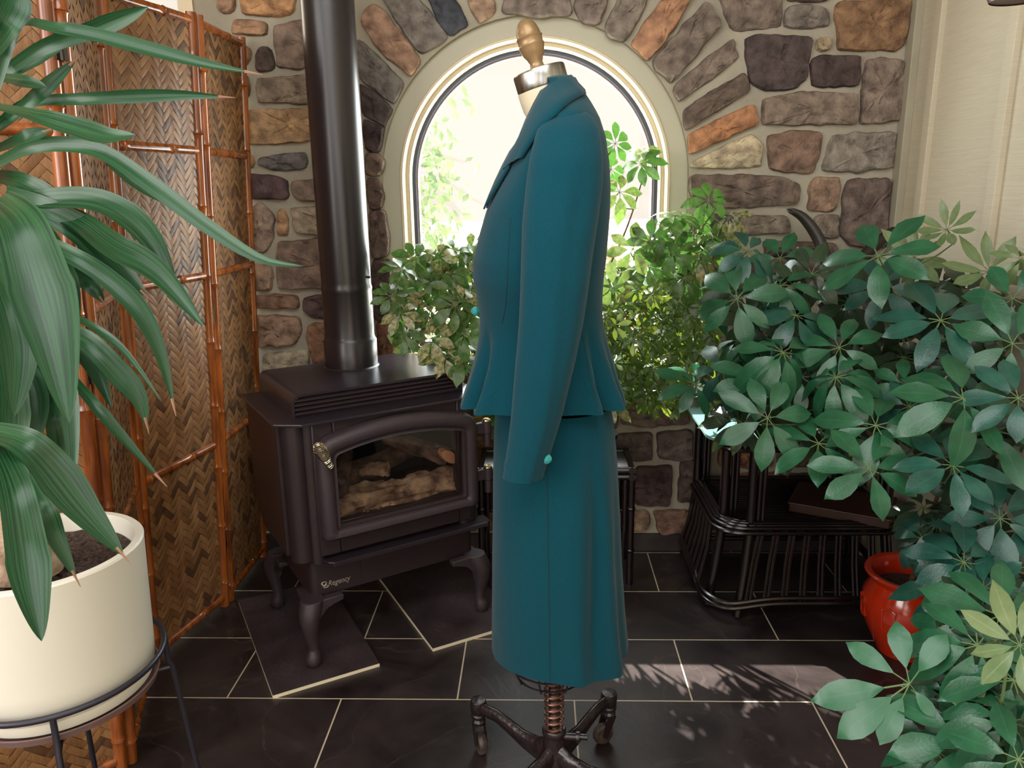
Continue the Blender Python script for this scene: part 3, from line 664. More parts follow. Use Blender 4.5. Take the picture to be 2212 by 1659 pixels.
# log set behind the glass
def log(name, p0, p1, r0, r1, m, ends=None, seed=1, par=stv, n=28, k=26, amp=.2):
    b = SB(); p0 = Vector(p0); p1 = Vector(p1); ax = p1-p0; e1 = ax.cross(Vector((.1, 1, .2))).normalized(); e2 = ax.cross(e1).normalized(); rings = []
    for i in range(k+1):
        t_ = i/k; c = p0+ax*t_+e1*math.sin(t_*5+seed)*.004; r_ = r0+(r1-r0)*t_; ring = []
        for j in range(n):
            a = 2*PI*j/n; q = e1*math.cos(a)+e2*math.sin(a)
            f = 1+amp*noise.fractal(Vector((math.cos(a)*4.5+seed*5, math.sin(a)*4.5, t_*4)), .7, 2.1, 5)
            f -= amp*.5*(abs(noise.noise(Vector((a*3, t_*2.2, seed))))<.09)
            ring.append(c+q*r_*f)
        rings.append(ring)
    b.loft(rings); o = obj(name, b.done(), m, par, ang=60)
    if ends:
        b = SB(); e = p1 if ends == 1 else p0; rr = (r1 if ends == 1 else r0)*.86; d_ = ax.normalized()*(.003 if ends == 1 else -.003)
        b.add([e+d_+(e1*math.cos(2*PI*j/20)+e2*math.sin(2*PI*j/20))*rr*(1+.1*noise.noise(Vector((j, seed, 0)))) for j in range(20)], [tuple(range(20))]); obj('cut_end', b.done(), M_cut, o, smooth=False)
    return o
log('log', (.105, .080, .445), (.53, .075, .458), .052, .048, M_log2, seed=1, amp=.28, k=40)
log('log', (.12, .20, .485), (.42, .20, .545), .036, .032, M_log, seed=2)
log('log', (.120, .050, .520), (.200, .19, .580), .032, .026, M_log, ends=0, seed=3)
log('log', (.490, .065, .540), (.330, .18, .615), .030, .024, M_log, seed=4)
log('log', (.235, .15, .525), (.295, .09, .540), .019, .023, M_log2, seed=6)
b2 = SB(); c_ = Vector((.480, .032, .555)); 
b2.loft([[c_+Vector((-.028*math.cos(2*PI*i/16)*s_, dv, .021*math.sin(2*PI*i/16)*s_+.014*math.cos(2*PI*i/16)*s_)) for i in range(16)] for s_, dv in ((1, .03), (.95, .002), (.7, 0))]); sobj('split_log_end', b2, M_cut)
b = SB(); rr_ = random.Random(9)
for i in range(90):
    c_ = Vector((rr_.uniform(.115, .525), rr_.uniform(.030, .06), .424+rr_.uniform(0, .022))); s_ = rr_.uniform(.004, .011)
    vs = [c_+Vector((rr_.uniform(-1, 1), rr_.uniform(-1, 1), rr_.uniform(-1, 1))).normalized()*s_ for _ in range(6)]
    b.add(vs, [(0,1,2),(0,2,3),(0,3,4),(0,4,1),(5,2,1),(5,3,2),(5,4,3),(5,1,4)])
tag(sobj('embers', b, M_ember, smooth=False), kind='stuff')
# ------------------------------------------------------------------ loose slates under the stove feet
def slate(name_label, p0, p1, depth):
    p0 = Vector(p0).to_3d(); p1 = Vector(p1).to_3d(); d = (p1-p0).normalized(); w = Vector((-d.y, d.x, 0))
    t = thing('slate_tile', name_label, 'tile', (p0+p1+w*depth)/2, 'loose slate tiles under the stove feet')
    q = [p0, p1, p1+w*depth, p0+w*depth]
    b = MB(); b.prism([p+Vector((0, 0, .0105)) for p in q], (0, 0, .0015)); obj('face', b, M_slate_loose, t, smooth=False)
    b = MB(); b.prism([p+Vector((0, 0, .0002)) for p in q], (0, 0, .0103)); obj('edge', b, M_tile_edge, t, smooth=False)
slate('loose dark slate tile with a pale cut edge under the two left stove feet', (-.738, 1.824), (-.472, 1.976), .58)
slate('loose dark slate tile with a pale edge under the right stove feet by the skirt', (-.325, 2.052), (-.055, 2.206), .58)
# ------------------------------------------------------------------ folding bamboo screen
LEAN = .055
scr = thing('folding_screen', 'tall folding screen of lacquered bamboo poles and woven panels', 'screen', (-1.1, 2.0, 0))
nodes = [(-1.065, 2.70), (-1.066, 2.335), (-1.148, 1.965), (-1.005, 1.565), (-1.30, 1.26)]
HS = 1.85; RP = .0155
def lean(p): return Vector((p[0]+LEAN*p[2], p[1], p[2]))
def bamboo_pole(b, p0, p1, r, step=.205, ph=.08, bn=None):
    p0 = Vector(p0); p1 = Vector(p1); L_ = (p1-p0).length; d = (p1-p0).normalized(); s_ = [(0, 1.0)]; x = ph; nd = []
    while x < L_-.01:
        for dx, f in ((-.02, 1.0), (-.006, 1.06), (-.002, 1.16), (0, .98), (.002, 1.16), (.006, 1.06), (.02, 1.0)): s_.append((x+dx, f))
        nd.append(x); x += step
    s_.append((L_, 1.0)); s_ = [q for q in s_ if 0 <= q[0] <= L_]
    b.tube([p0+d*q[0] for q in s_], [r*q[1] for q in s_], 14)
def weave(b, A, Bp, z0, z1, side, seed):
    """twill weave of diagonal strips between two poles; A, Bp base points"""
    A = Vector((*A, 0)); Bp = Vector((*Bp, 0)); w = (Bp-A).length; d = (Bp-A).normalized(); nrm = Vector((d.y, -d.x, 0))*side
    if nrm.dot(Vector((0, 0, 0))-A) < 0: pass
    s = .0180; c45 = math.sqrt(.5); rr = random.Random(seed)
    N_ = int((w+z1-z0)/s)+6
    def put(i0, i1, j0, j1, warp):
        # rectangle in the (i,j) diagonal grid -> (x,z)
        ci, cj = (i0+i1)/2*s, (j0+j1)/2*s
        x = (ci-cj)*c45; zc = (ci+cj)*c45
        if x < -.006 or x > w+.006 or zc < -.004 or zc > (z1-z0)+.004: return
        t_ = rr.random(); col = (.22+.13*t_, .100+.075*t_, .036+.034*t_)
        if rr.random() < .12: col = (.12, .055, .025)
        vs = []
        ln = (i1-i0) if warp else (j1-j0)
        for a in (0, .12, .5, .88, 1):
            lift = .0016*math.sin(PI*a)+.0018
            for e, dn in ((.03, -.0008), (.5, .0004), (.97, -.0008)):
                gi, gj = (i0+(i1-i0)*a, j0+(j1-j0)*e) if warp else (i0+(i1-i0)*e, j0+(j1-j0)*a)
                xx = (gi*s-gj*s)*c45; z_ = (gi*s+gj*s)*c45
                xx = min(max(xx, .004), w-.004); z_ = min(max(z_, 0), z1-z0)
                vs.append(lean(A+d*xx+nrm*(lift+dn)+Vector((0, 0, z0+z_))))
        fs = [(k*3+e, k*3+e+1, k*3+e+4, k*3+e+3) for k in range(4) for e in range(2)]
        b.add(vs, fs, col)
    for i in range(-2, N_):
        for j in range(-N_, N_):
            x = (i-j)*s*c45; zc = (i+j)*s*c45
            if x < -.03 or x > w+.03 or zc < -.03 or zc > z1-z0+.03: continue
            m_ = (i-j) % 6       # warp on top for 3 cells, weft for 3 cells
            if (i-j) % 6 == 0: put(i, i+3, j, j+1, True)
            if (i-j) % 6 == 3: put(i, i+1, j-2, j+1, False)
rails = [.035, .575, 1.115, 1.478, HS-.02]
for k in range(4):
    A, Bp = nodes[k], nodes[k+1]
    d = (Vector(Bp)-Vector(A)).normalized(); g_ = .019
    a = Vector(A)+d*g_; c = Vector(Bp)-d*g_
    cn = [sum((a.x, c.x))/2, sum((a.y, c.y))/2]
    b = MB()
    n3 = Vector((d.y, -d.x, 0)); 
    pa, pc_ = Vector((*a, 0)), Vector((*c, 0))
    b.add([lean(p+n3*o_+Vector((0, 0, z_))) for o_ in (-.0003, .0003) for p, z_ in ((pa, .03), (pc_, .03), (pc_, HS-.02), (pa, HS-.02))], [(0,1,2,3),(4,5,6,7)])
    obj('panel_backing', b, M_weave_back, scr, smooth=False)
    b = MB(); weave(b, a, c, .03, HS-.02, 1, k)
    if k == 2: pass
    sd_ = n3.dot(-pa)
    b = MB(); weave(b, a, c, .03, HS-.02, 1 if sd_ > 0 else -1, k)
    obj('woven_panel', b, M_weave, scr, ang=60)
    for q in (a, c):
        b = MB(); bamboo_pole(b, lean((q.x, q.y, .001)), lean((q.x, q.y, HS)), RP, ph=.06+.03*(k % 2)); obj('pole', b, M_bamboo, scr)
    for z_ in rails:
        b = MB(); bamboo_pole(b, lean((*(a+d*.012), z_)), lean((*(c-d*.012), z_)), .0125, step=.19, ph=.11); obj('rail', b, M_bamboo, scr)
for k in (1, 2, 3):
    q = Vector(nodes[k]); dA = (Vector(nodes[k-1])-Vector(nodes[k+1])).normalized()
    for z_ in (.24, 1.0, 1.64):
        cpt = lean((q.x, q.y, z_)); toc = Vector((-q.x, -q.y, 0)).normalized()
        b = MB(); b.tube([cpt+toc*.010-Vector((0, 0, .034)), cpt+toc*.010+Vector((0, 0, .034))], .0055, 8)
        b.box(cpt+toc*.006, (.030, .004, .064), rz=math.atan2(dA.y, dA.x)); obj('hinge', b, M_hinge, scr)
# ------------------------------------------------------------------ dress form
FX, FY = .030, 1.50
frm = thing('dress_form', 'tailor dress form with linen neck, steel cap and cast iron wheeled base', 'dress form', (FX, FY, 0))
tilt = Matrix.Rotation(R(-16), 3, 'Y')
capc = Vector((.012, FY, 1.534))
b = MB()
neck = [((1143, 1262-1000), None)]
def ell(cx_, cy_, z_, rx, ry, n=40, tl=0, sq=2.0):
    out = []
    for j in range(n):
        a = 2*PI*j/n; ca, sa = math.cos(a), math.sin(a)
        x = rx*math.copysign(abs(ca)**(2/sq), ca); y = ry*math.copysign(abs(sa)**(2/sq), sa)
        out.append(Vector((cx_+x, cy_+y, z_+tl*x)))
    return out
def sec(py, pf, pb, ry, k=1.0, tl=0, n=40):
    a = P(pf, py, FY); c = P(pb, py, FY); cx_ = (a.x+c.x)/2
    return ell(cx_, FY, (a.z+c.z)/2, abs(c.x-a.x)/2*k, ry*k, n=n, tl=tl)
b.loft([ell(.012, FY, 1.534, .046, .046, tl=.30), sec(205, 1123, 1226, .048, tl=.28), sec(232, 1131, 1235, .052, tl=.2), sec(258, 1140, 1262, .085, .95, tl=.1), sec(300, 1140, 1290, .16, .9), sec(400, 1085, 1305, .15, .93), sec(560, 1040, 1295, .13, .93), sec(700, 1050, 1290, .10, .93), sec(800, 1075, 1300, .10, .93)])
obj('torso', b, M_linen, frm)
b = MB(); b.lathe([(.0475, -.003), (.0485, .0), (.0485, .026), (.047, .029), (.0, .0292)], capc, 40, tilt); obj('neck_cap', b, M_steelcap, frm)
b = MB(); b.lathe([(.012, .028), (.0145, .031), (.015, .034), (.0125, .037), (.0118, .043), (.0135, .046), (.0150, .050), (.0195, .057), (.0220, .066), (.0235, .072), (.0240, .0735), (.0225, .076), (.0230, .084), (.0245, .0875), (.0225, .0895), (.0215, .096), (.0190, .105), (.0145, .113), (.0085, .118), (.0, .120)], capc, 32, tilt)
obj('finial', b, M_woodknob, frm)
b = MB(); b.tube([(FX, FY, .10), (FX, FY, .9)], .0125, 16); obj('pole', b, M_chrome, frm)
b = MB(); pts = [Vector((FX+.0205*math.cos(t/12*2*PI), FY+.0205*math.sin(t/12*2*PI), .165+t/12*.0165)) for t in range(12*13)]; b.tube(pts, .0030, 6); obj('spring', b, M_spring, frm)
b = MB()
cz = .385
for r_, z_ in ((.076, .318), (.092, .348)): b.tube([(FX-.008+r_*math.cos(2*PI*j/40), FY+r_*math.sin(2*PI*j/40), z_) for j in range(40)], .0022, 6, closed=True)
for j in range(9):
    a = 2*PI*(j+.35)/9; b.tube([(FX-.008+q*math.cos(a), FY+q*math.sin(a), z_) for q, z_ in ((.10, .60), (.10, .42), (.092, .348), (.076, .312))], .0022, 6)
for a in (0, PI/2, PI, 1.5*PI): b.tube([(FX, FY, .40), (FX-.008+.099*math.cos(a), FY+.099*math.sin(a), .42)], .0022, 6)
obj('cage', b, M_iron, frm)
b = MB(); b.lathe([(.030, .070), (.033, .085), (.029, .10), (.026, .12), (.0245, .155), (.027, .158), (.027, .168), (.024, .172), (.015, .172)], (FX, FY, 0), 24); hub = obj('hub', b, M_iron, frm)
b = MB(); b.tube([(FX+.02, FY-.002, .150), (FX+.050, FY-.006, .152)], .0085, 10); b.tube([(FX+.050, FY-.006, .152), (FX+.058, FY-.007, .1525)], .013, 10); b.tube([(FX+.056, FY-.006, .1525), (FX+.075, FY-.009, .153)], .007, 10); obj('lock_screw', b, M_iron, hub)
for a, rc in ((math.atan2(.135, -.178), .222), (math.atan2(.165, .135), .213), (math.atan2(-.135, .165), .22), (math.atan2(-.165, -.135), .22)):
    d = Vector((math.cos(a), math.sin(a), 0)); c0 = Vector((FX, FY, 0)); side = Vector((-d.y, d.x, 0))
    b = MB(); rings = []
    for t_, z_, w_, h_ in ((.016, .105, .020, .034), (.05, .094, .017, .028), (.09, .098, .014, .022), (.135, .112, .013, .018), (.17, .121, .012, .016), (rc-.012, .120, .013, .016), (rc, .118, .013, .018)):
        c = c0+d*t_+Vector((0, 0, z_)); rings.append([c+side*w_*math.cos(2*PI*j/12)*(1 if abs(math.cos(2*PI*j/12)) < .8 else .92)+Vector((0, 0, h_*math.sin(2*PI*j/12))) for j in range(12)])
    b.loft(rings); b.lathe([(.0, .094), (.019, .094), (.0195, .100), (.0165, .104), (.019, .110), (.021, .128), (.0185, .139), (.0, .141)], c0+d*(rc+.008), 18)
    lg = obj('leg', b, M_iron, frm, bevel=.001)
    cc = c0+d*(rc+.008); sw = Vector((.35, -.93, 0)).normalized() if a > 2 else Vector((math.cos(a*3+1), math.sin(a*3+1), 0)); pd = Vector((-sw.y, sw.x, 0)); wc = cc+sw*.016+Vector((0, 0, .0275))
    b = MB(); b.lathe([(.0, .074), (.0165, .074), (.0175, .082), (.0135, .088), (.015, .094), (.0, .094)], cc, 14)
    for s_ in (-1, 1): b.prism([cc+pd*s_*.013+sw*u+Vector((0, 0, z_)) for u, z_ in ((-.013, .076), (.013, .076), (.024, .028), (.016, .020), (.008, .026))], pd*.002*s_)
    obj('caster_fork', b, M_iron, lg, smooth=False)
    b = MB(); rotm = Matrix((pd.cross(Vector((0, 0, 1))), Vector((0, 0, 1)), pd)).transposed()
    b.lathe([(.0, -.010), (.024, -.010), (.0272, -.006), (.0272, .006), (.024, .010), (.0, .010)], wc, 22, rotm); obj('caster_wheel', b, M_wheel, lg)
# ------------------------------------------------------------------ skirt
SKT = [(872, 1072, 1318, .108), (900, 1069, 1324, .113), (940, 1067, 1328, .122), (1000, 1066, 1333, .132), (1100, 1065, 1338, .142), (1200, 1064, 1342, .150), (1300, 1063, 1348, .158), (1380, 1063, 1356, .164)]
def skirt_ring(py, inset=0, n=96):
    pf, pb, ry = interp(SKT, py); a = P(pf, py, FY); c = P(pb, py, FY); cx_ = (a.x+c.x)/2; rx = (c.x-a.x)/2; z_ = (a.z+c.z)/2
    t_ = max(0, (py-900)/480); out = []
    for j in range(n):
        an = 2*PI*j/n; ca, sa = math.cos(an), math.sin(an)
        x = math.copysign(abs(ca)**.93, ca); y = math.copysign(abs(sa)**.93, sa)
        f = 1.0
        dn = (an-1.5*PI)           # 0 at the near side
        while dn < -PI: dn += 2*PI
        # soft vertical drape folds on the near right side
        f += -.17*t_**.8*math.exp(-((dn-.50-.10*math.sin(t_*4))/.13)**2)*min(1, 1.6*(1.15-t_))
        f += .06*t_*math.exp(-((dn-.24)/.16)**2)+.09*t_*math.exp(-((dn-.82)/.14)**2)-.05*t_*math.exp(-((dn-1.08)/.10)**2)
        f += .012*noise.noise(Vector((ca*2, sa*2, py*.012)))+.007*noise.noise(Vector((ca*5, sa*5, py*.02)))
        out.append(Vector((cx_+(rx*x)*(f if abs(ca) < .93 else 1+(f-1)*.3)-inset*ca, FY+ry*y*f-inset*sa, z_+(.006*math.sin(an*3+1)*t_ if py > 1370 else 0))))
    return out
rows = [872+(1380-872)*i/40 for i in range(41)]
b = MB(); b.loft([skirt_ring(y) for y in rows], caps=False); b.loft([skirt_ring(y, .003) for y in (1380, 1365)], caps=False)
b.loft([skirt_ring(1380), skirt_ring(1380, .003)], caps=False)
skt = tag(obj('skirt', b, M_teal, ang=70), 'long teal wool skirt hanging on the dress form below the jacket', 'skirt')
bv = BVHTree.FromPolygons(b.v, b.f)
def hit(px, py, tree, off=.001):
    o = Vector((0, 0, CAM_H)); d = ray(px, py).normalized(); h = tree.ray_cast(o, d)
    if h[0] is None: return None
    n_ = h[1] if h[1].dot(d) < 0 else -h[1]; return h[0]+n_*off
so = ORG[skt.name]
pts = [q for q in (hit(1180+8*(y-905)/565, y, bv, .0004) for y in range(908, 1474, 12)) if q]
s2 = MB(); s2.tube(pts, .0009, 5); sm = obj('side_seam', s2, M_teal_thread, skt)
# ------------------------------------------------------------------ jacket
JT = [(178, 1193, 1236, .050), (190, 1183, 1252, .060), (205, 1170, 1264, .075), (225, 1158, 1276, .105), (245, 1150, 1286, .140), (262, 1143, 1294, .158), (300, 1126, 1306, .172), (350, 1098, 1315, .172), (400, 1074, 1318, .165), (450, 1052, 1317, .158), (500, 1037, 1314, .155), (560, 1022, 1309, .150), (600, 1022, 1304, .142), (640, 1031, 1301, .130), (680, 1037, 1301, .120), (720, 1036, 1307, .116), (770, 1026, 1321, .124), (820, 1011, 1336, .132), (850, 1001, 1347, .136), (872, 995, 1352, .138)]
def jring(py, n=120, off=0):
    pf, pb, ry = interp(JT, py); a = P(pf, py, FY); c = P(pb, py, FY); cx_ = (a.x+c.x)/2; rx = (c.x-a.x)/2+off; z_ = (a.z+c.z)/2; t_ = max(0, min(1, (py-690)/182)); out = []; ry += off
    for j in range(n):
        an = 2*PI*j/n; ca, sa = math.cos(an), math.sin(an); e_ = 1.0 if py > 320 else .9
        x = math.copysign(abs(ca)**e_, ca); y = math.copysign(abs(sa)**e_, sa)
        dn = an-1.5*PI
        while dn < -PI: dn += 2*PI
        while dn > PI: dn -= 2*PI
        f = 1.0
        for c_, w_, am in ((-.98, .085, -.26), (-.74, .11, .14), (-1.22, .10, .12), (.62, .10, .11), (.80, .055, -.20), (1.02, .12, .10), (1.25, .06, -.14), (-.35, .25, .02), (2.4, .1, -.1), (2.1, .15, .08), (-2.2, .15, .08), (-2.5, .1, -.1)):
            f += am*t_*math.exp(-((dn-c_)/w_)**2)
        f += .010*noise.noise(Vector((ca*3, sa*3, py*.01)))
        # hem lifts toward the sides
        zz = z_+.014*t_**3*abs(sa)
        out.append(Vector((cx_+rx*x*(1+(f-1)*(1 if abs(ca) < .9 else .25)), FY+ry*y*f, zz)))
    return out
rows = [178, 184, 190, 197, 205, 215, 225, 235, 245, 254, 262, 275, 288]+[300+(872-300)*i/44 for i in range(45)]
b = MB(); b.loft([jring(y) for y in rows], caps=False); b.loft([jring(872), jring(872, off=-.003)], caps=False); b.loft([jring(872, off=-.003), jring(850, off=-.003)], caps=False)
jk = thing('jacket', 'fitted teal wool jacket with long sleeves and fabric buttons on the dress form', 'jacket', (FX, FY, .94))
# cut the neck opening on the front so the linen shows: drop faces above the collar line
front_cut = lambda v: (v.z > P(1180, 262, FY).z) and (v.x < FX-.062+max(0, (v.z-P(1180, 262, FY).z))*.78)
keep = [k for k, f in enumerate(b.f) if not all(front_cut(b.v[i]) for i in f)]
jb = MB(); jb.v = b.v; jb.f = [b.f[k] for k in keep]; jb.c = [b.c[k] for k in keep]; jb.m = [0]*len(keep)
obj('bodice', jb, M_teal, jk, ang=75)
jv = BVHTree.FromPolygons(b.v, b.f)
# collar and lapels, laid on the bodice a cloth thickness off it, both sides
outer_l = [(1222, 166), (1205, 168), (1190, 172), (1172, 202), (1158, 228), (1141, 263), (1122, 300), (1106, 332), (1090, 362), (1074, 396), (1062, 424), (1050, 455)]
inner_l = [(1262, 207), (1254, 211), (1236, 222), (1218, 236), (1200, 254), (1180, 272), (1160, 300), (1144, 326), (1134, 342), (1112, 346), (1104, 366), (1062, 440)]
for side in (1, -1):
    cb_ = MB(); rings = []
    for (x0, y0), (x1, y1) in zip(outer_l, inner_l):
        row = []
        for s_ in range(9):
            t_ = s_/8; x = x0+(x1-x0)*t_; y = y0+(y1-y0)*t_
            q = hit(x+3*(1-t_), y, jv, .0075)
            if q is None or q.y > FY+.02: q = P(x, y, FY-.01)
            if t_ > .92: q = hit(x, y, jv, .004) or q
            if side < 0: q = Vector((q.x, 2*FY-q.y, q.z))
            row.append(q)
        rings.append(row)
    cb_.loft(rings, caps=False, closed=False)
    obj('lapel', cb_, M_teal, jk, ang=75, solid=.0028)
cb_ = MB(); rings = []
for i in range(13):
    a = R(-100+200*i/12); rings.append([Vector((.026+.034*math.cos(a), FY+.048*math.sin(a), 1.550-.006*(1-math.cos(a)))), Vector((.030+.042*math.cos(a), FY+.058*math.sin(a), 1.546-.006*(1-math.cos(a)))), Vector((.034+.058*math.cos(a), FY+.080*math.sin(a), 1.514-.006*(1-math.cos(a))))])
cb_.loft(rings, caps=False, closed=False); obj('collar', cb_, M_teal, jk, ang=75, solid=.003)
# sleeves
SL = [(238, 1205, 1258), (246, 1190, 1272), (262, 1172, 1286), (282, 1160, 1294), (310, 1152, 1300), (350, 1143, 1303), (400, 1136, 1302), (480, 1128, 1292), (550, 1126, 1281), (620, 1124, 1272), (700, 1121, 1260), (780, 1114, 1243), (850, 1108, 1226), (900, 1104, 1214), (960, 1097, 1195), (1000, 1091, 1183), (1031, 1086, 1172)]
slr = {}
for side in (1, -1):
    sb_ = MB(); rings = []; n = 44
    ys = [238, 240, 244, 250, 258, 270]+[282+(1031-282)*i/44 for i in range(45)]
    for y_ in ys:
        pf, pb = interp(SL, y_); Yc = interp([(238, 1.372), (282, 1.350), (350, 1.332), (600, 1.315), (850, 1.318), (1031, 1.325)], y_)[0]
        a = P(pf, y_, Yc); c = P(pb, y_, Yc); cx_ = (a.x+c.x)/2; rx = (c.x-a.x)/2; ry = interp([(238, .010), (250, .022), (275, .032), (330, .042), (500, .050), (800, .042), (1031, .032)], y_)[0]; ring = []
        for j in range(n):
            an = 2*PI*j/n; ca, sa = math.cos(an), math.sin(an)
            f = 1+.018*noise.noise(Vector((ca*2, sa*2, y_*.012)))+(.03*math.sin(an*3+y_*.006)+.035*math.exp(-((an-4.9-.15*math.sin(y_*.008))/.16)**2)-.045*math.exp(-((an-5.2-.15*math.sin(y_*.008))/.14)**2))*min(1, max(0, (y_-300)/150))
            ring.append(Vector((cx_+rx*ca*(1 if abs(ca) > .9 else f), Yc+ry*sa*f, a.z)))
        if side < 0: ring = [Vector((p.x, 2*FY-p.y, p.z)) for p in ring]
        rings.append(ring)
    sb_.loft(rings, caps=False); sb_.add(rings[0], [tuple(range(n))])
    last = rings[-1]; c_ = sum(last, Vector())/n; ins = [c_+(p-c_)*.93 for p in last]; up = [p+Vector((0, 0, .03)) for p in ins]
    sb_.loft([last, ins, up], caps=True)
    sl = obj('sleeve', sb_, M_teal, jk, ang=75)
    if side > 0: svt = BVHTree.FromPolygons(sb_.v, sb_.f); near_sleeve = sl
def button(c, nrm, r, par):
    b = MB(); nrm = nrm.normalized(); q = nrm.to_track_quat('Z', 'Y').to_matrix(); b.lathe([(0, -.002), (r*.7, -.002), (r, .003), (r*.92, .007), (r*.55, .0105), (0, .012)], c, 20, q)
    for j in range(12):
        a = 2*PI*j/12; b.tube([c+q @ Vector((r*.98*math.cos(a), r*.98*math.sin(a), .003)), c+q @ Vector((r*.5*math.cos(a), r*.5*math.sin(a), .0112)), c+q @ Vector((0, 0, .0125))], r*.10, 5)
    return obj('button', b, M_button, par)
for path in ([(1103,470),(1098,540),(1096,600),(1092,660),(1084,700)], [(1262,520),(1258,600),(1256,700),(1268,780),(1284,860),(1288,890)], [(1128,700),(1129,800),(1124,890)]):
    pp = [q for q in (hit(x, y, jv, .0003) for x, y in [tuple(v[:2]) for v in smoothline([(x, y, 0) for x, y in path], 30)]) if q and q.y < FY]
    if len(pp) > 4:
        sb2 = MB(); sb2.tube(pp, .0008, 5); obj('seam', sb2, M_teal_thread, jk)
hb = P(1180, 987, 1.32); button(Vector((hb.x-.002, 1.312, hb.z)), Vector((.75, -.66, 0)), .0095, jk)
f_ = P(1032, 672, FY-.012); button(f_, Vector((-1, -.2, 0)), .0095, jk)
# ------------------------------------------------------------------ black rattan side table behind the form
def cane(b, p0, p1, r, n=8): b.tube([p0, p1], r, n)
t = thing('side_table', 'small black cane side table behind the dress form under the window', 'table', (.05, 2.57, 0))
tx0, tx1, ty0, ty1, tz = -.20, .315, 2.47, 2.665, .425
for x in (tx0, tx1):
    for y in (ty0, ty1):
        b = MB(); ins = .004; b.tube([(x, y, .0), (x, y, tz)], .0125, 12)
        for z_ in (.13, .285): b.lathe([(.013, -.006), (.0155, -.003), (.0155, .003), (.013, .006)], (x, y, z_), 12)
        b.tube([(x+(.02 if x < 0 else -.02), y, .2), (x+(.02 if x < 0 else -.02), y, tz-.02)], .008, 8); obj('leg', b, M_rattan, t)
b = MB()
for z_ in (tz, tz-.024):
    for y in (ty0, ty1): cane(b, (tx0-.012, y, z_), (tx1+.012, y, z_), .012, 10)
    for x in (tx0, tx1): cane(b, (x, ty0-.012, z_), (x, ty1+.012, z_), .012, 10)
obj('frame', b, M_rattan, t)
b = MB(); 
for i in range(14): y = ty0+.02+i*(ty1-ty0-.04)/13; cane(b, (tx0+.01, y, tz), (tx1-.01, y, tz), .0068)
obj('slatted_top', b, M_rattan, t)
for x in (tx0, tx1):
    b = MB(); cane(b, (x, ty0, .195), (x, ty1, .195), .009); obj('stretcher', b, M_rattan, t)
b = MB(); cane(b, (tx0, ty1, .195), (tx1, ty1, .195), .009); obj('stretcher', b, M_rattan, t)
# ------------------------------------------------------------------ flared rattan end table
et = thing('end_table', 'black rattan end table with flared slatted base and glass top, under the big plant', 'table', (.86, 2.48, 0))
def rr(x0, x1, y0, y1, z_, r=.09, wav=0, n=7):
    pts = []
    for cx_, cy_, a0 in ((x1-r, y1-.03, 0), (x0+r, y1-.03, 90), (x0+r, y0+r, 180), (x1-r, y0+r, 270)):
        rr_ = r if cy_ < (y0+y1)/2 else .03
        cx2 = cx_ if rr_ == r else (x1-.03 if a0 == 0 else x0+.03)
        for i in range(n+1):
            a = R(a0+90*i/n); pts.append(Vector((cx2+rr_*math.cos(a), cy_+rr_*math.sin(a), z_)))
    return pts
def dens(pts, step=.02):
    out = []
    for i in range(len(pts)):
        a, c = pts[i], pts[(i+1) % len(pts)]; m = max(1, int((c-a).length/step))
        for k in range(m): out.append(a.lerp(c, k/m))
    return out
E0 = dict(x0=.530, x1=1.172, y0=2.235, y1=2.705); E1 = dict(x0=.575, x1=1.145, y0=2.275, y1=2.685)
def wavy(p): return Vector((p.x, p.y, p.z-.020*max(0, math.exp(-((p.x-.60)/.10)**2)*(1 if p.y < 2.4 else 0))+.0))
b = MB()
for dz, dr in ((0, 0), (.016, .004)):
    lp = [wavy(p+Vector((0, 0, dz))) for p in dens(rr(E0['x0']+dr, E0['x1']-dr, E0['y0']+dr, E0['y1']-dr, .062))]; b.tube(lp, .0085, 8, closed=True)
obj('base_ring', b, M_rattan, et)
b = MB()
for k in range(5):
    lp = dens(rr(E1['x0']-.018+.009*k, E1['x1']+.018-.009*k, E1['y0']-.018+.009*k, E1['y1'], .292+[0, .012, .018, .021, .022][k])); b.tube(lp, .0072, 8, closed=True)
obj('shelf_rim', b, M_rattan, et)
b = MB()
for i in range(24): y = E1['y0']+.03+i*(.37/23); cane(b, (E1['x0']+.01, y, .300), (E1['x1']-.01, y, .300), .0082)
obj('shelf', b, M_rattan, et)
# splayed spindles in pairs along the front and left side
def onring(dd, z_, side, u, off=0):
    if side == 'f': return Vector((dd['x0']+.10+(dd['x1']-dd['x0']-.13)*u+off, dd['y0']+.002, z_))
    return Vector((dd['x0']+.002, dd['y0']+.10+(dd['y1']-dd['y0']-.11)*u+off, z_))
for side, cnt in (('f', 9), ('l', 7)):
    for i in range(cnt):
        u = (i+.6)/cnt; b = MB()
        for o_ in (-.0065, .0065): 
            p0 = onring(E0, .066, side, u, o_); p1 = onring(E1, .295, side, u, o_); mid = p0.lerp(p1, .5)+Vector((0 if side == 'f' else .008, .008 if side == 'f' else 0, 0)); b.tube([p0, mid, p1], .0058, 7)
        obj('spindle', b, M_rattan, et)
# feet: stout splayed legs
for p0, p1 in (((.637, 2.250, .006), (.672, 2.290, .30)), ((.560, 2.330, .006), (.598, 2.345, .30)), ((.548, 2.695, .006), (.585, 2.68, .30)), ((1.12, 2.25, .006), (1.095, 2.29, .30)), ((1.165, 2.69, .006), (1.13, 2.68, .30))):
    b = MB(); b.tube([p0, Vector(p0).lerp(Vector(p1), .5)+Vector((.004, .006, 0)), p1], [.0155, .0165, .0160], 12); obj('leg', b, M_rattan, et)
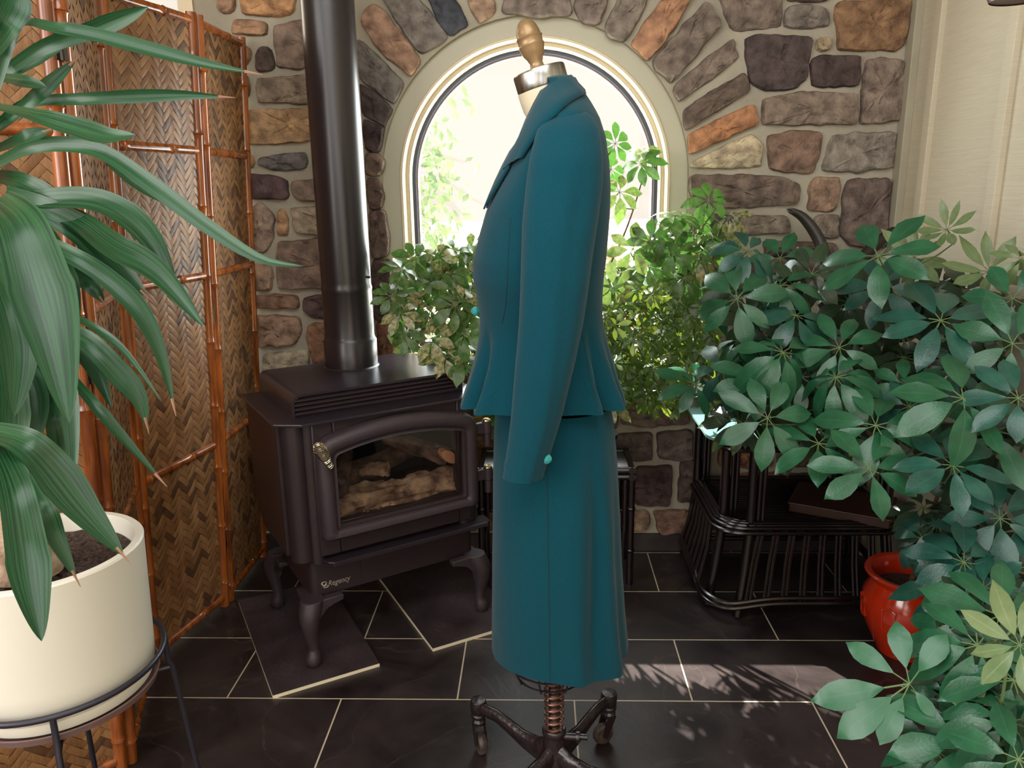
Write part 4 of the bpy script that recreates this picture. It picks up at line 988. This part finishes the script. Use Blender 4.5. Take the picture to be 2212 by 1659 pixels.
# wrapping at the joints
for c in ((.672, 2.283, .30), (.598, 2.338, .302)):
    b = MB()
    for s_ in (-1, 1): b.tube([Vector(c)+Vector((-.018, -.008, -.016*s_)), Vector(c)+Vector((0, -.022, 0)), Vector(c)+Vector((.018, -.008, .016*s_))], .0045, 6)
    obj('wrapping', b, M_rattan, et)
for x, y in ((.600, 2.350), (.672, 2.292), (.580, 2.672), (1.095, 2.292), (1.13, 2.672)):
    b = MB(); b.tube([(x, y, .30), (x, y, .575)], .0155, 12)
    for dx in (.024, .038): b.tube([(x+(dx if x < .9 else -dx), y, .30), (x+(dx if x < .9 else -dx), y, .565)], .0075, 8)
    obj('post', b, M_rattan, et)
b = MB()
for k in range(3): b.tube(dens(rr(.572+.008*k, 1.148-.008*k, 2.285+.008*k, 2.690, .558+.013*k, r=.06)), .0085, 8, closed=True)
for i in range(10): y = 2.31+i*.04; cane(b, (.58, y, .572), (1.14, y, .572), .006)
obj('top_frame', b, M_rattan, et)
b = MB(); pts = rr(.522, 1.165, 2.262, 2.70, .594, r=.05); b.prism(pts, (0, 0, .009)); tg = obj('glass_top', b, M_tableglass, et, smooth=False, bevel=.002)
b = MB(); b.box((1.00, 2.40, .327), (.30, .20, .03), rz=R(-28)); b.box((1.00, 2.40, .343), (.31, .21, .006), rz=R(-28))
tag(obj('wooden_box', b, M_tray, smooth=False, bevel=.003), 'low dark wooden box on the lower shelf of the rattan end table', 'box')
# ------------------------------------------------------------------ plants
def leaflet(b, L_, Wd, base, ang, droop, cup, stem, mi=0, seg=7):
    """one obovate leaflet pointing along ang in the local xy plane, normal +z"""
    d = Vector((math.cos(ang), math.sin(ang), 0)); w = Vector((-d.y, d.x, 0)); vs = []
    prof = [(0, .06), (.14, .42), (.32, .80), (.52, 1.0), (.70, .92), (.84, .58), (.93, .24), (1.0, .015)]
    for t_, p in prof:
        r_ = stem+(L_-stem)*t_; z_ = -droop*(r_/L_)**2*L_; hw = Wd*p*.5
        c = base+d*r_*(1-.25*droop*t_)+Vector((0, 0, z_))
        wav = .02*L_*math.sin(t_*9+ang*3)
        q0 = len(b.v)+len(vs); b.uv[q0] = (0, t_); b.uv[q0+1] = (.5, t_); b.uv[q0+2] = (1, t_)
        vs += [c-w*hw+Vector((0, 0, cup*hw+wav)), c, c+w*hw+Vector((0, 0, cup*hw-wav))]
    fs = []
    for k in range(len(prof)-1):
        for e in (0, 1): fs.append((k*3+e, k*3+e+1, k*3+e+4, k*3+e+3))
    b.mi = 0; b.add(vs, fs)
    b.mi = 1; r_ = .0115*L_; p0 = base; p1 = base+d*stem+Vector((0, 0, -droop*(stem/L_)**2*L_))
    b.tube([p0, p1], r_*.9, 5, caps=False); b.mi = 0
def leaf_mesh(n, seed, droop, wr, mats, fold=1.0):
    rn = random.Random(seed); b = MB(); a0 = rn.random()*6
    for i in range(n):
        a = a0+2*PI*(i+rn.uniform(-.18, .18))/n; L_ = rn.uniform(.78, 1.04)
        leaflet(b, L_, L_*wr*rn.uniform(.85, 1.1), Vector((0, 0, 0)), a, droop*rn.uniform(.4, 1.9), .12*rn.uniform(.3, 2.2), .17*L_)
    o = obj('leaf_template', b, mats, smooth=True, ang=80); me = o.data
    off = ORG[o.name].copy()
    bpy.data.objects.remove(o)
    for v in me.vertices: v.co += off
    me.name = 'leaf'; return me
def leafset(mats, droops=(.15, .35, .6), wr=.36, ns=(7, 8, 9), seed=0):
    return [leaf_mesh(ns[(i+seed) % len(ns)], seed*31+i, droops[i % len(droops)], wr, mats) for i in range(6)]
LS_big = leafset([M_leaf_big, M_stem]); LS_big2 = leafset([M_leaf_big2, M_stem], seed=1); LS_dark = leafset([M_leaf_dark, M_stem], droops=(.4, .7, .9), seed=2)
LS_sm = leafset([M_leaf_sm, M_stem], seed=3, ns=(7, 8, 8), wr=.34); LS_var = leafset([M_leaf_var, M_stem], droops=(.3, .6, 1.0), seed=4, wr=.40); LS_var = LS_var[:4]+leafset([M_leaf_var2, M_stem], droops=(.3, .7, 1.0), seed=6, wr=.40)[:2]; LS_pale = leafset([M_leaf_pale, M_stem], droops=(-.3, -.1, .5), seed=5, wr=.34)
CAMP = Vector((0, 0, CAM_H))
def clear_wall(pos, size):
    while pos.x > XR-.03-size*.95: pos = CAMP+(pos-CAMP)*.975; size *= .975
    while pos.y > WY-.05-size*.6 and not (abs(pos.x) < .4 and pos.z > .85): pos = CAMP+(pos-CAMP)*.985; size *= .985
    return pos, size
def put_leaf(plant, me, pos, size, nrm, spin):
    pos, size = clear_wall(pos, size)
    o = bpy.data.objects.new('leaf', me); COL.objects.link(o); o.parent = plant
    q = nrm.normalized().to_track_quat('Z', 'Y') @ Matrix.Rotation(spin, 3, 'Z').to_quaternion()
    o.matrix_local = Matrix.LocRotScale(pos-ORG[plant.name], q, Vector((size, size, size)))
    return o
def in_poly(x, y, poly):
    c = False; n = len(poly)
    for i in range(n):
        x0, y0 = poly[i]; x1, y1 = poly[(i+1) % n]
        if (y0 > y) != (y1 > y) and x < (x1-x0)*(y-y0)/(y1-y0)+x0: c = not c
    return c
def grow(plant, root, mains, leaves, rn, rmain=.007, stem_mat=None, branch_mat=None):
    """mains: branch end points; every leaf gets a petiole back to the nearest branch point"""
    nodes_ = []
    for k, e in enumerate(mains):
        e = Vector(e); m1 = root.lerp(e, .4)+Vector((rn.uniform(-.03, .03), rn.uniform(-.03, .03), .05)); pts = smoothline([root, m1, root.lerp(e, .75)+Vector((rn.uniform(-.02, .02), rn.uniform(-.02, .02), .03)), e], 14)
        b = MB(); b.tube(pts, [rmain*(1-.6*i/14) for i in range(15)], 8); obj('branch', b, branch_mat or M_branch, plant); nodes_ += pts[3:]
    b = MB()
    for pos, size, nrm in leaves:
        q = min(nodes_, key=lambda p: (p-pos).length+.4*max(0, p.z-pos.z)); L_ = (q-pos).length
        c1 = pos-nrm.normalized()*min(.06, L_*.4); b.tube(smoothline([q, q.lerp(c1, .55)+Vector((0, 0, -.01)), c1, pos], 6), [.0022]*4+[.0017]*3, 5, caps=False)
    tag(obj('petioles', b, stem_mat or M_stem, plant), kind='stuff')
def simple_pot(plant, c, r, h, m, rim=.008, soil=True):
    b = MB(); x, y, z_ = c
    b.lathe([(r*.68, z_), (r*.72, z_+.004), (r*.95, z_+h*.8), (r, z_+h*.82), (r+rim*.5, z_+h), (r-rim, z_+h), (r*.9, z_+h*.8), (r*.85, z_+h*.7)], (x, y, 0), 36, caps=False); b.lathe([(0, z_), (r*.68, z_)], (x, y, 0), 36, caps=False)
    obj('pot', b, m, plant)
    b = MB(); rn = random.Random(3); rings = []
    for k in range(7): rings.append([Vector((x+r*.88*k/6*math.cos(2*PI*j/24), y+r*.88*k/6*math.sin(2*PI*j/24), z_+h*.80+.006*noise.noise(Vector((k*3, j, 1))))) for j in range(24)])
    b.loft(rings, caps=False); obj('soil', b, M_soil, plant)
def mk_plant(name, label, potc, pr, ph, pm_, seed, leafspec, mains, rootdz=.0, rmain=.007, group=None):
    rn = random.Random(seed); t = thing(name, label, 'plant', potc, group)
    if pr: simple_pot(t, potc, pr, ph, pm_)
    lv = []
    for pos, size, sets, tiltv in leafspec:
        pos, size = clear_wall(pos, size); toc = (CAMP-pos).normalized(); nrm = (toc*.75+Vector((0, 0, .55))+tiltv+Vector((rn.uniform(-.4, .4), rn.uniform(-.4, .4), rn.uniform(-.3, .3)))).normalized()
        put_leaf(t, rn.choice(sets), pos, size, nrm, rn.random()*6.28); lv.append((pos, size, nrm))
    root = Vector(potc)+Vector((0, 0, ph*.78)); grow(t, root, mains, lv, rn, rmain); return t
Z0 = Vector((0, 0, 0))
def traced(lst, sets, jit=0): return [(PD(x, y, d), s_*d/1661*1.26, sets, Z0) for x, y, d, s_ in lst]
def scatter(poly, n, d0, d1, s0, s1, sets, seed, down=0, avoid=()):
    rn = random.Random(seed); out = []; xs = [p[0] for p in poly]; ys = [p[1] for p in poly]; tries = 0
    while len(out) < n and tries < 9000:
        tries += 1
        x, y = rn.uniform(min(xs), max(xs)), rn.uniform(min(ys), max(ys))
        if not in_poly(x, y, poly): continue
        if any(math.hypot(x-a, y-c) < e for a, c, e in avoid): continue
        mind = (s0+s1)/2*.38*(1-tries/9000)
        if any(math.hypot(x-q[4], y-q[5]) < mind for q in out): continue
        d = rn.uniform(d0, d1); p = PD(x, y, d)
        if p.x > XR-.06 or p.y > WY-.09: d *= .93; p = PD(x, y, d)
        if p.x > XR-.06: continue
        out.append((p, rn.uniform(s0, s1)*d/1661, sets, Vector((0, 0, -down*rn.random())), x, y))
    return [o[:4] for o in out]
# the big green plant standing on the rattan table
big = [(1897,553,1.75,112),(1615,542,1.95,78),(1592,646,1.9,92),(1685,618,1.95,80),(1719,681,1.9,84),(1691,761,1.8,104),(1685,558,2.1,66),(1905,618,1.95,92),(1813,751,1.8,88),(1806,815,1.75,100),
 (2032,692,1.7,116),(1731,815,1.85,84),(1955,831,1.75,70),(1965,878,1.7,84),(2081,861,1.55,128),(1892,919,1.65,114),(2058,795,1.8,84),(2187,742,1.6,108),(2187,645,1.75,98),(1720,690,2.05,80),
 (1768,958,1.7,104),(1879,1013,1.6,104),(2058,1005,1.55,104),(1658,903,1.75,96),(1600,735,2.0,86),(1560,800,2.0,84),(1500,830,2.05,76),(2150,930,1.6,112),(2200,860,1.5,108),(1560,650,2.1,64),(1640,820,1.85,88)]
sp = []
for i, q in enumerate(big): sp += traced([q], LS_big2 if i % 3 == 1 else LS_big)
sp += scatter([(1560,600),(1700,560),(1850,600),(2000,590),(2212,620),(2212,960),(2000,1000),(1850,960),(1600,930),(1560,860)], 58, 1.95, 2.25, 80, 105, LS_dark, 11, .3)
sp += traced([(2045,496,1.9,50),(2138,586,1.9,70),(1975,556,2.0,62),(2205,560,1.9,60)], LS_pale)
mk_plant('umbrella_plant', 'big deep green umbrella plant spreading over the glass-topped rattan table', (.90, 2.48, .604), .10, .16, M_dark, 21, sp,
 [PD(1640, 800, 1.98), PD(1740, 700, 2.05), PD(1897, 610, 1.95), PD(1830, 900, 1.85), PD(2060, 800, 1.9), PD(2150, 700, 1.85), PD(1930, 1000, 1.75), PD(2060, 640, 2.0)], rmain=.009)
# plant in the red glazed pot
t = 'umbrella_plant'
sp = traced([(1998,1167,1.75,88),(2101,1178,1.6,104),(2082,1215,1.55,112),(2160,1120,1.6,104),(2040,1262,1.7,92),(2190,1230,1.55,100),(2140,1050,1.7,96),(2125,1270,1.5,90)], LS_big2)
sp += scatter([(1990,1050),(2212,1000),(2212,1300),(2080,1290),(1990,1180)], 14, 1.7, 1.95, 80, 100, LS_dark, 12, .3)
rp = thing('umbrella_plant', 'dark umbrella plant growing from the glazed red pot at right', 'plant', (1.085, 2.08, 0))
b = MB(); b.lathe([(.0, .0), (.072, .0), (.078, .012), (.096, .05), (.118, .10), (.127, .15), (.122, .185), (.108, .212), (.104, .222), (.108, .232), (.122, .242), (.126, .250), (.122, .256), (.108, .254), (.100, .240), (.098, .2), (.09, .16)], (1.085, 2.08, 0), 48, caps=False)
for j in range(7):
    a = 2*PI*j/7+.3
    def rp_(a_, z_): r_ = interp([(.10, .1195), (.15, .1285), (.185, .1235)], z_)[0]; return Vector((1.085+r_*math.cos(a_), 2.08+r_*math.sin(a_), z_))
    b.tube([rp_(a-.15, .17), rp_(a-.15, .11), rp_(a, .105), rp_(a+.15, .11), rp_(a+.15, .17), rp_(a, .178)], .0035, 6, closed=True)
obj('glazed_pot', b, M_redpot, rp)
b = MB(); b.lathe([(0, .20), (.05, .203), (.099, .198)], (1.085, 2.08, 0), 24, caps=False); obj('soil', b, M_soil, rp)
rn = random.Random(31); lv = []
for pos, size, sets, tv in sp:
    nrm = ((CAMP-pos).normalized()*.7+Vector((rn.uniform(-.4, .4), rn.uniform(-.4, .4), .5+rn.uniform(-.3, .3)))).normalized(); put_leaf(rp, rn.choice(sets), pos, size, nrm, rn.random()*6); lv.append((pos, size, nrm))
grow(rp, Vector((1.085, 2.08, .2)), [PD(2020, 1180, 1.85), PD(2110, 1120, 1.8), PD(2150, 1220, 1.7), PD(2060, 1000, 1.95)], lv, rn, .008)
# near plant in the orange wicker planter on its black stand
wk = thing('umbrella_plant', 'umbrella plant with large near leaves in an orange wicker planter on a black stand', 'plant', (1.04, 1.60, .17))
b = MB(); wc_ = (1.04, 1.60); prof = []
for k in range(24): z_ = .18+k*.0098; r_ = .098+.034*(k/23)**.8; prof += [(r_-.002, z_), (r_+.0025, z_+.005)]
prof += [(.140, .412), (.142, .424), (.134, .428), (.122, .42), (.118, .38)]
b.lathe([(0, .18)]+prof, (*wc_, 0), 56, caps=False)
obj('wicker_planter', b, M_wicker, wk)
b = MB(); b.lathe([(0, .385), (.06, .39), (.12, .383)], (*wc_, 0), 24, caps=False); obj('soil', b, M_soil, wk)
ps = thing('plant_stand', 'black metal plant stand under the orange wicker planter', 'stand', (*wc_, 0))
b = MB(); b.tube([(wc_[0]+.112*math.cos(2*PI*j/36), wc_[1]+.112*math.sin(2*PI*j/36), .172) for j in range(36)], .005, 8, closed=True)
for a in (0, PI/2): b.tube([(wc_[0]-.112*math.cos(a), wc_[1]-.112*math.sin(a), .172), (wc_[0]+.112*math.cos(a), wc_[1]+.112*math.sin(a), .172)], .004, 8)
obj('ring', b, M_stand, ps)
for a in (200, 290, 20, 110):
    b = MB(); a = R(a); cx_, cy_ = wc_[0]+.142*math.cos(a), wc_[1]+.142*math.sin(a); b.tube([(cx_, cy_, .0), (cx_, cy_, .40)], .0055, 8); b.tube([(cx_, cy_, .172), (wc_[0]+.112*math.cos(a), wc_[1]+.112*math.sin(a), .172)], .004, 8); obj('leg', b, M_stand, ps)
near = [(2048,1507,1.15,110),(2112,1394,1.1,140),(2079,1598,1.05,150),(2180,1560,1.0,150),(2190,1470,1.05,130),(2020,1620,1.1,110),(2160,1330,1.25,130),(2200,1640,.95,140),(2090,1470,1.2,110),(2060,1355,1.3,100)]
sp = traced(near, LS_big)+traced([(2203,1394,.95,96),(2115,1527,1.05,50)], LS_pale)+scatter([(2060,1290),(2212,1280),(2212,1659),(2010,1659),(2040,1500)], 12, 1.15, 1.4, 100, 140, LS_dark, 15, .2)
rn = random.Random(33); lv = []
for pos, size, sets, tv in sp:
    nrm = ((CAMP-pos).normalized()*.8+Vector((rn.uniform(-.35, .35), rn.uniform(-.3, .3), .45+rn.uniform(-.3, .3)))).normalized(); put_leaf(wk, rn.choice(sets), pos, size, nrm, rn.random()*6); lv.append((pos, size, nrm))
# the single large leaf reaching over the sunlit floor: leaflets as in the photo
hubp = PD(1965, 1477, 1.10); n_ = (CAMP-hubp).normalized(); n_ = (n_+Vector((-.05, 0, .22))).normalized()
q_ = n_.to_track_quat('Z', 'Y').to_matrix(); bl = MB()
for tx, ty, wd in ((1725,1492,.30),(1806,1345,.30),(1928,1302,.36),(2050,1350,.35),(2022,1556,.36),(1897,1612,.35),(1795,1590,.32)):
    d3 = PD(tx, ty, 1.08)-hubp; loc = q_.inverted() @ d3; L_ = Vector((loc.x, loc.y)).length
    leaflet(bl, L_, L_*wd, Z0, math.atan2(loc.y, loc.x), .12, .10, .24*L_)
bl.v = [q_ @ v+hubp for v in bl.v]; obj('leaf', bl, [M_leaf_big, M_stem], wk, ang=80); lv.append((hubp, .1, n_))
grow(wk, Vector((*wc_, .39)), [PD(2120, 1530, 1.15), PD(2120, 1400, 1.2), PD(2150, 1600, 1.05), PD(2200, 1350, 1.15)], lv, rn, .006, branch_mat=M_stem)
# window plants, standing on the side table behind the form
sp = traced([(1329,310,2.45,44),(1385,353,2.45,52),(1338,415,2.45,54),(1320,365,2.5,46),(1395,330,2.5,36),(1460,466,2.4,60),(1427,515,2.4,54),(1541,511,2.35,52),(1367,538,2.4,58),(1456,544,2.4,60),(1532,433,2.45,52),(1400,575,2.45,52),(1500,500,2.45,52),(1340,590,2.4,50),(1480,600,2.4,56),(1510,560,2.4,52),(1575,470,2.4,46)], LS_var)
sp += scatter([(1310,560),(1420,480),(1560,480),(1560,640),(1310,660)], 18, 2.35, 2.60, 50, 68, LS_var, 41, .5)+scatter([(1200,600),(1300,640),(1330,900),(1190,890)], 32, 2.38, 2.52, 50, 64, LS_var, 47, .4)  # second scatter: unseen leaves added behind the jacket to block sun
mk_plant('variegated_umbrella_plant', 'tall variegated umbrella plant in the window behind the jacket, right side', (.07, 2.60, .438), .055, .10, M_dark, 22, sp,
 [PD(1380, 560, 2.5), PD(1480, 500, 2.45), PD(1545, 450, 2.45), PD(1325, 340, 2.6), PD(1390, 380, 2.55), PD(1420, 620, 2.45)], rmain=.0055)
sp = traced([(867,583,2.3,52),(905,545,2.45,46),(970,590,2.4,50),(985,560,2.45,44),(864,676,2.3,50),(933,730,2.35,54),(927,665,2.4,50),(983,660,2.35,54),(1008,625,2.45,46),(877,722,2.35,46),(845,640,2.3,46),(960,770,2.35,54),(1005,720,2.35,54),(1000,780,2.35,50),(905,620,2.4,50),(1020,540,2.5,40)], LS_var)
sp += scatter([(1040,480),(1150,520),(1200,600),(1200,880),(1050,880)], 40, 2.42, 2.58, 52, 66, LS_var, 45, .4)  # hidden leaves added here to break up the sun patch on the floor
sp += scatter([(860,560),(1010,530),(1040,560),(1030,820),(950,800),(850,720)], 24, 2.35, 2.62, 48, 68, LS_var, 42, .6)
mk_plant('variegated_umbrella_plant', 'variegated umbrella plant in the window between stove pipe and jacket', (-.09, 2.575, .438), .055, .10, M_dark, 23, sp,
 [PD(870, 640, 2.4), PD(940, 600, 2.5), PD(985, 700, 2.45), PD(930, 760, 2.4), PD(1010, 560, 2.55), PD(1110, 470, 2.55)], rmain=.0055)
sp = scatter([(1305,625),(1420,620),(1500,660),(1540,720),(1540,850),(1450,890),(1380,860),(1330,880),(1300,760)], 96, 2.25, 2.52, 32, 46, LS_sm, 43, .4)
mk_plant('dwarf_umbrella_plant', 'bushy small-leaved umbrella plant below the window right of the jacket', (.215, 2.535, .438), .055, .10, M_dark, 24, sp,
 [PD(1360, 700, 2.45), PD(1440, 700, 2.4), PD(1500, 760, 2.4), PD(1400, 800, 2.38), PD(1340, 820, 2.4)], rmain=.006)
# dark strap-leaved plant behind the big one
sl_ = thing('strap_leaf_plant', 'plant with dark arching strap leaves behind the big umbrella plant', 'plant', (.86, 2.60, .604))
b = MB(); simple_pot(sl_, (.86, 2.615, .604), .06, .09, M_redpot)
for pts in ([(1800,690),(1790,590),(1770,520),(1735,470),(1700,452)], [(1790,680),(1750,600),(1720,560),(1680,545),(1630,575)], [(1800,690),(1830,600),(1880,540),(1930,500),(1965,505)], [(1805,690),(1880,610),(1960,585),(2010,590),(2030,610)], [(1800,700),(1770,640),(1740,600),(1700,600)]):
    p3 = smoothline([PD(x, y, 2.48) for x, y in pts], 16); p3[0] = Vector((.86, 2.60, .67)); b = MB(); rings = []
    for i, p in enumerate(p3):
        t_ = i/16; tg_ = (p3[min(i+1, 16)]-p3[max(i-1, 0)]).normalized(); n2 = (CAMP-p).normalized(); w = tg_.cross(n2).normalized(); hw = .019*(math.sin(PI*min(1, t_*.85+.12))**.6)*(1 if t_ < .95 else .4)
        rings.append([p-w*hw, p+n2*(-.004), p+w*hw])
    b.loft(rings, caps=False, closed=False); obj('strap_leaf', b, M_leaf_strap, sl_, solid=.0012)
# ------------------------------------------------------------------ yucca in its white pot on a steel stand
pcx, pcy = -.832, 1.15
yu = thing('yucca_plant', 'tall yucca with long arching green leaves in the round white pot', 'plant', (pcx, pcy, .53))
b = MB(); b.lathe([(.0, .525), (.132, .525), (.143, .530), (.1465, .545), (.1455, .549), (.1485, .553), (.1505, .60), (.157, .775), (.1575, .781), (.155, .784), (.144, .784), (.1425, .780), (.140, .74), (.138, .72)], (pcx, pcy, 0), 72, caps=False); obj('white_pot', b, M_potwhite, yu)
b = MB(); rings = []
for k in range(16): rings.append([Vector((pcx+.139*k/15*math.cos(2*PI*j/60), pcy+.139*k/15*math.sin(2*PI*j/60), .752+.007*noise.noise(Vector((k*1.3*math.cos(2*PI*j/60), k*1.3*math.sin(2*PI*j/60), 1))))) for j in range(60)])
b.loft(rings, caps=False); obj('soil', b, M_soil, yu)
b = MB(); b.lathe([(0, .514), (.138, .514), (.151, .519), (.1545, .531), (.152, .532), (.148, .522), (0, .518)], (pcx, pcy, 0), 56, caps=False); obj('saucer', b, M_saucer, yu)
tr0 = PD(62, 1240, 1.24); tr1 = PD(15, 960, 1.20); tr2 = PD(-30, 620, 1.14); tr3 = PD(-120, 250, 1.08); b = MB(); tp_ = smoothline([tr0, tr1, tr2, tr3], 40); b.tube(tp_, [.050-.012*min(1, i/16)+.0025*((i*7) % 3) for i in range(41)], 20); obj('trunk', b, M_trunk, yu)
YL = [([(40,60),(120,62),(200,76),(350,115),(450,140),(548,158)],34,1.0),([(0,165),(90,105),(200,66),(270,38),(320,15)],34,1.12),([(-20,290),(60,225),(110,180),(163,130)],30,1.1),([(-10,165),(40,175),(100,188)],30,1.12),
 ([(60,222),(180,214),(300,208),(400,206),(490,210)],26,1.1),([(-10,232),(80,252),(160,276),(230,296),(292,292)],48,.95),([(-20,330),(50,300),(110,280)],30,1.1),([(-20,362),(60,322),(150,314),(230,332),(330,400),(450,490),(560,558),(655,575)],32,1.0),
 ([(190,310),(260,370),(330,420),(388,448)],26,1.1),([(0,440),(90,430),(200,432),(280,470),(340,540),(383,640)],52,1.08),([(10,420),(90,450),(180,500),(250,570),(318,640)],62,1.05),([(150,470),(240,530),(340,590),(440,706)],58,1.02),
 ([(60,510),(150,550),(230,600),(300,670),(345,760),(376,880)],42,.96),([(-10,430),(40,480),(80,590),(115,720),(150,915)],112,.85),([(110,690),(190,740),(260,810),(300,860),(318,920)],48,1.0),([(120,660),(200,705),(270,760),(350,868)],16,1.04),
 ([(140,795),(200,870),(270,950),(348,1037)],24,1.0),([(40,540),(100,600),(140,680),(172,742)],58,1.12),([(140,575),(190,610),(225,655)],36,1.15),([(0,740),(50,790),(78,880),(60,1000)],46,1.05),([(80,810),(120,900),(135,980),(155,1060)],44,1.04),
 ([(100,740),(140,820),(155,930),(158,1065)],36,1.0),([(-30,930),(50,955),(110,1010),(180,1100),(267,1200)],78,.82),([(-10,960),(30,1050),(55,1180),(70,1280),(90,1385)],74,.80),([(50,1000),(90,1090),(120,1160),(165,1250)],44,.95),([(-20,640),(30,690),(60,760),(90,880)],60,1.1),
 ([(-20,110),(10,60),(35,10),(40,-30)],56,1.0),([(-30,560),(10,640),(40,760),(30,900)],70,1.0),([(-20,700),(20,800),(30,920),(10,1020)],60,.98),([(-20,380),(40,390),(100,420),(160,450)],40,1.12),([(-30,200),(20,160),(90,120),(140,100)],30,1.14),([(0,470),(50,560),(90,650),(130,760)],50,1.1),([(-40,500),(0,600),(20,720),(15,850)],60,1.06),([(60,640),(130,700),(200,790),(240,880)],40,1.1),([(60,700),(100,800),(130,900),(138,985)],40,1.1),([(10,690),(45,780),(62,880),(50,1010)],52,1.08),([(-10,820),(40,880),(70,980),(98,1090)],44,1.06),([(90,500),(130,580),(150,660),(160,780)],48,1.14)]
for k, (pts, wpx, dep) in enumerate(YL):
    n = 26; base = PD(*[(-60, 470), (-50, 300)][1 if pts[0][1] < 380 else 0], 1.1)
    p3 = [PD(x, y, dep+(.05 if i == 0 else 0)-.015*i*(1 if k % 2 else -.6)) for i, (x, y) in enumerate(pts)]
    if pts[0][0] > 20: p3 = [base.lerp(p3[0], .45)]+p3
    cl = smoothline(p3, n); b = MB(); rings = []; uv = {}
    for i, p in enumerate(cl):
        t_ = i/n; tg_ = (cl[min(i+1, n)]-cl[max(i-1, 0)]).normalized(); n2 = (CAMP-p).normalized()
        n2 = (n2+Vector((0, 0, .35))+Vector((math.sin(k*1.7), 0, math.cos(k*2.3)))*.25).normalized(); w = tg_.cross(n2).normalized(); n3 = w.cross(tg_).normalized()
        prof = (.55+.45*math.sin(PI*min(1, t_*1.25)*.5)) if t_ < .55 else max(.012, 1-((t_-.55)/.45)**1.9)
        hw = wpx/2*dep/1661*prof*1.12; row = []
        for e in range(5):
            u = (e-2)/2; row.append(p+w*hw*u+n3*hw*(.32*u*u-.06))
        rings.append(row)
        for e in range(5): uv[len(rings)*5-5+e] = (e/4, t_+k*.37)
    b.loft(rings, caps=False, closed=False); b.uv = uv
    lf = obj('leaf', b, M_yucca, yu, ang=80)
    if k % 2 == 0:
        tip = cl[-1]; d_ = (cl[-1]-cl[-3]).normalized(); b = MB(); b.tube([tip-d_*.012, tip, tip+d_*.012], [.0022, .0014, .0004], 5); obj('dry_tip', b, M_drytip, lf)
st = thing('plant_stand', 'dark steel ring stand holding the white yucca pot', 'stand', (pcx, pcy, 0))
b = MB(); b.tube([(pcx+.166*math.cos(2*PI*j/60), pcy+.166*math.sin(2*PI*j/60), .572) for j in range(60)], .0052, 10, closed=True); obj('ring', b, M_stand, st)
for a in (-62, 28, 118, 208):
    a = R(a); d = Vector((math.cos(a), math.sin(a), 0)); c = Vector((pcx, pcy, 0)); b = MB()
    b.tube([c+d*.166+Vector((0, 0, .572)), c+d*.167+Vector((0, 0, .522)), c+d*.172+Vector((0, 0, .512)), c+d*.215+Vector((0, 0, .0))], .0050, 10); b.tube([c+d*.168+Vector((0, 0, .508)), c+Vector((0, 0, .508))], .0045, 8); obj('leg', b, M_stand, st)
# pendant shade, only its rim enters the frame at the top right
pc_ = P(2200, -8, 1.75); b = MB(); b.lathe([(.052, -.008), (.056, 0), (.053, .02), (.040, .07), (.022, .10), (.012, .115), (.012, .16), (.003, .165), (.003, ZC-pc_.z-.002)], pc_, 32, caps=False)
b.lathe([(.0, -.002), (.051, -.006)], pc_, 32, caps=False)
tag(obj('pendant_lamp', b, M_pendant), 'dark bronze pendant shade at the top right corner, its rim just showing', 'lamp')
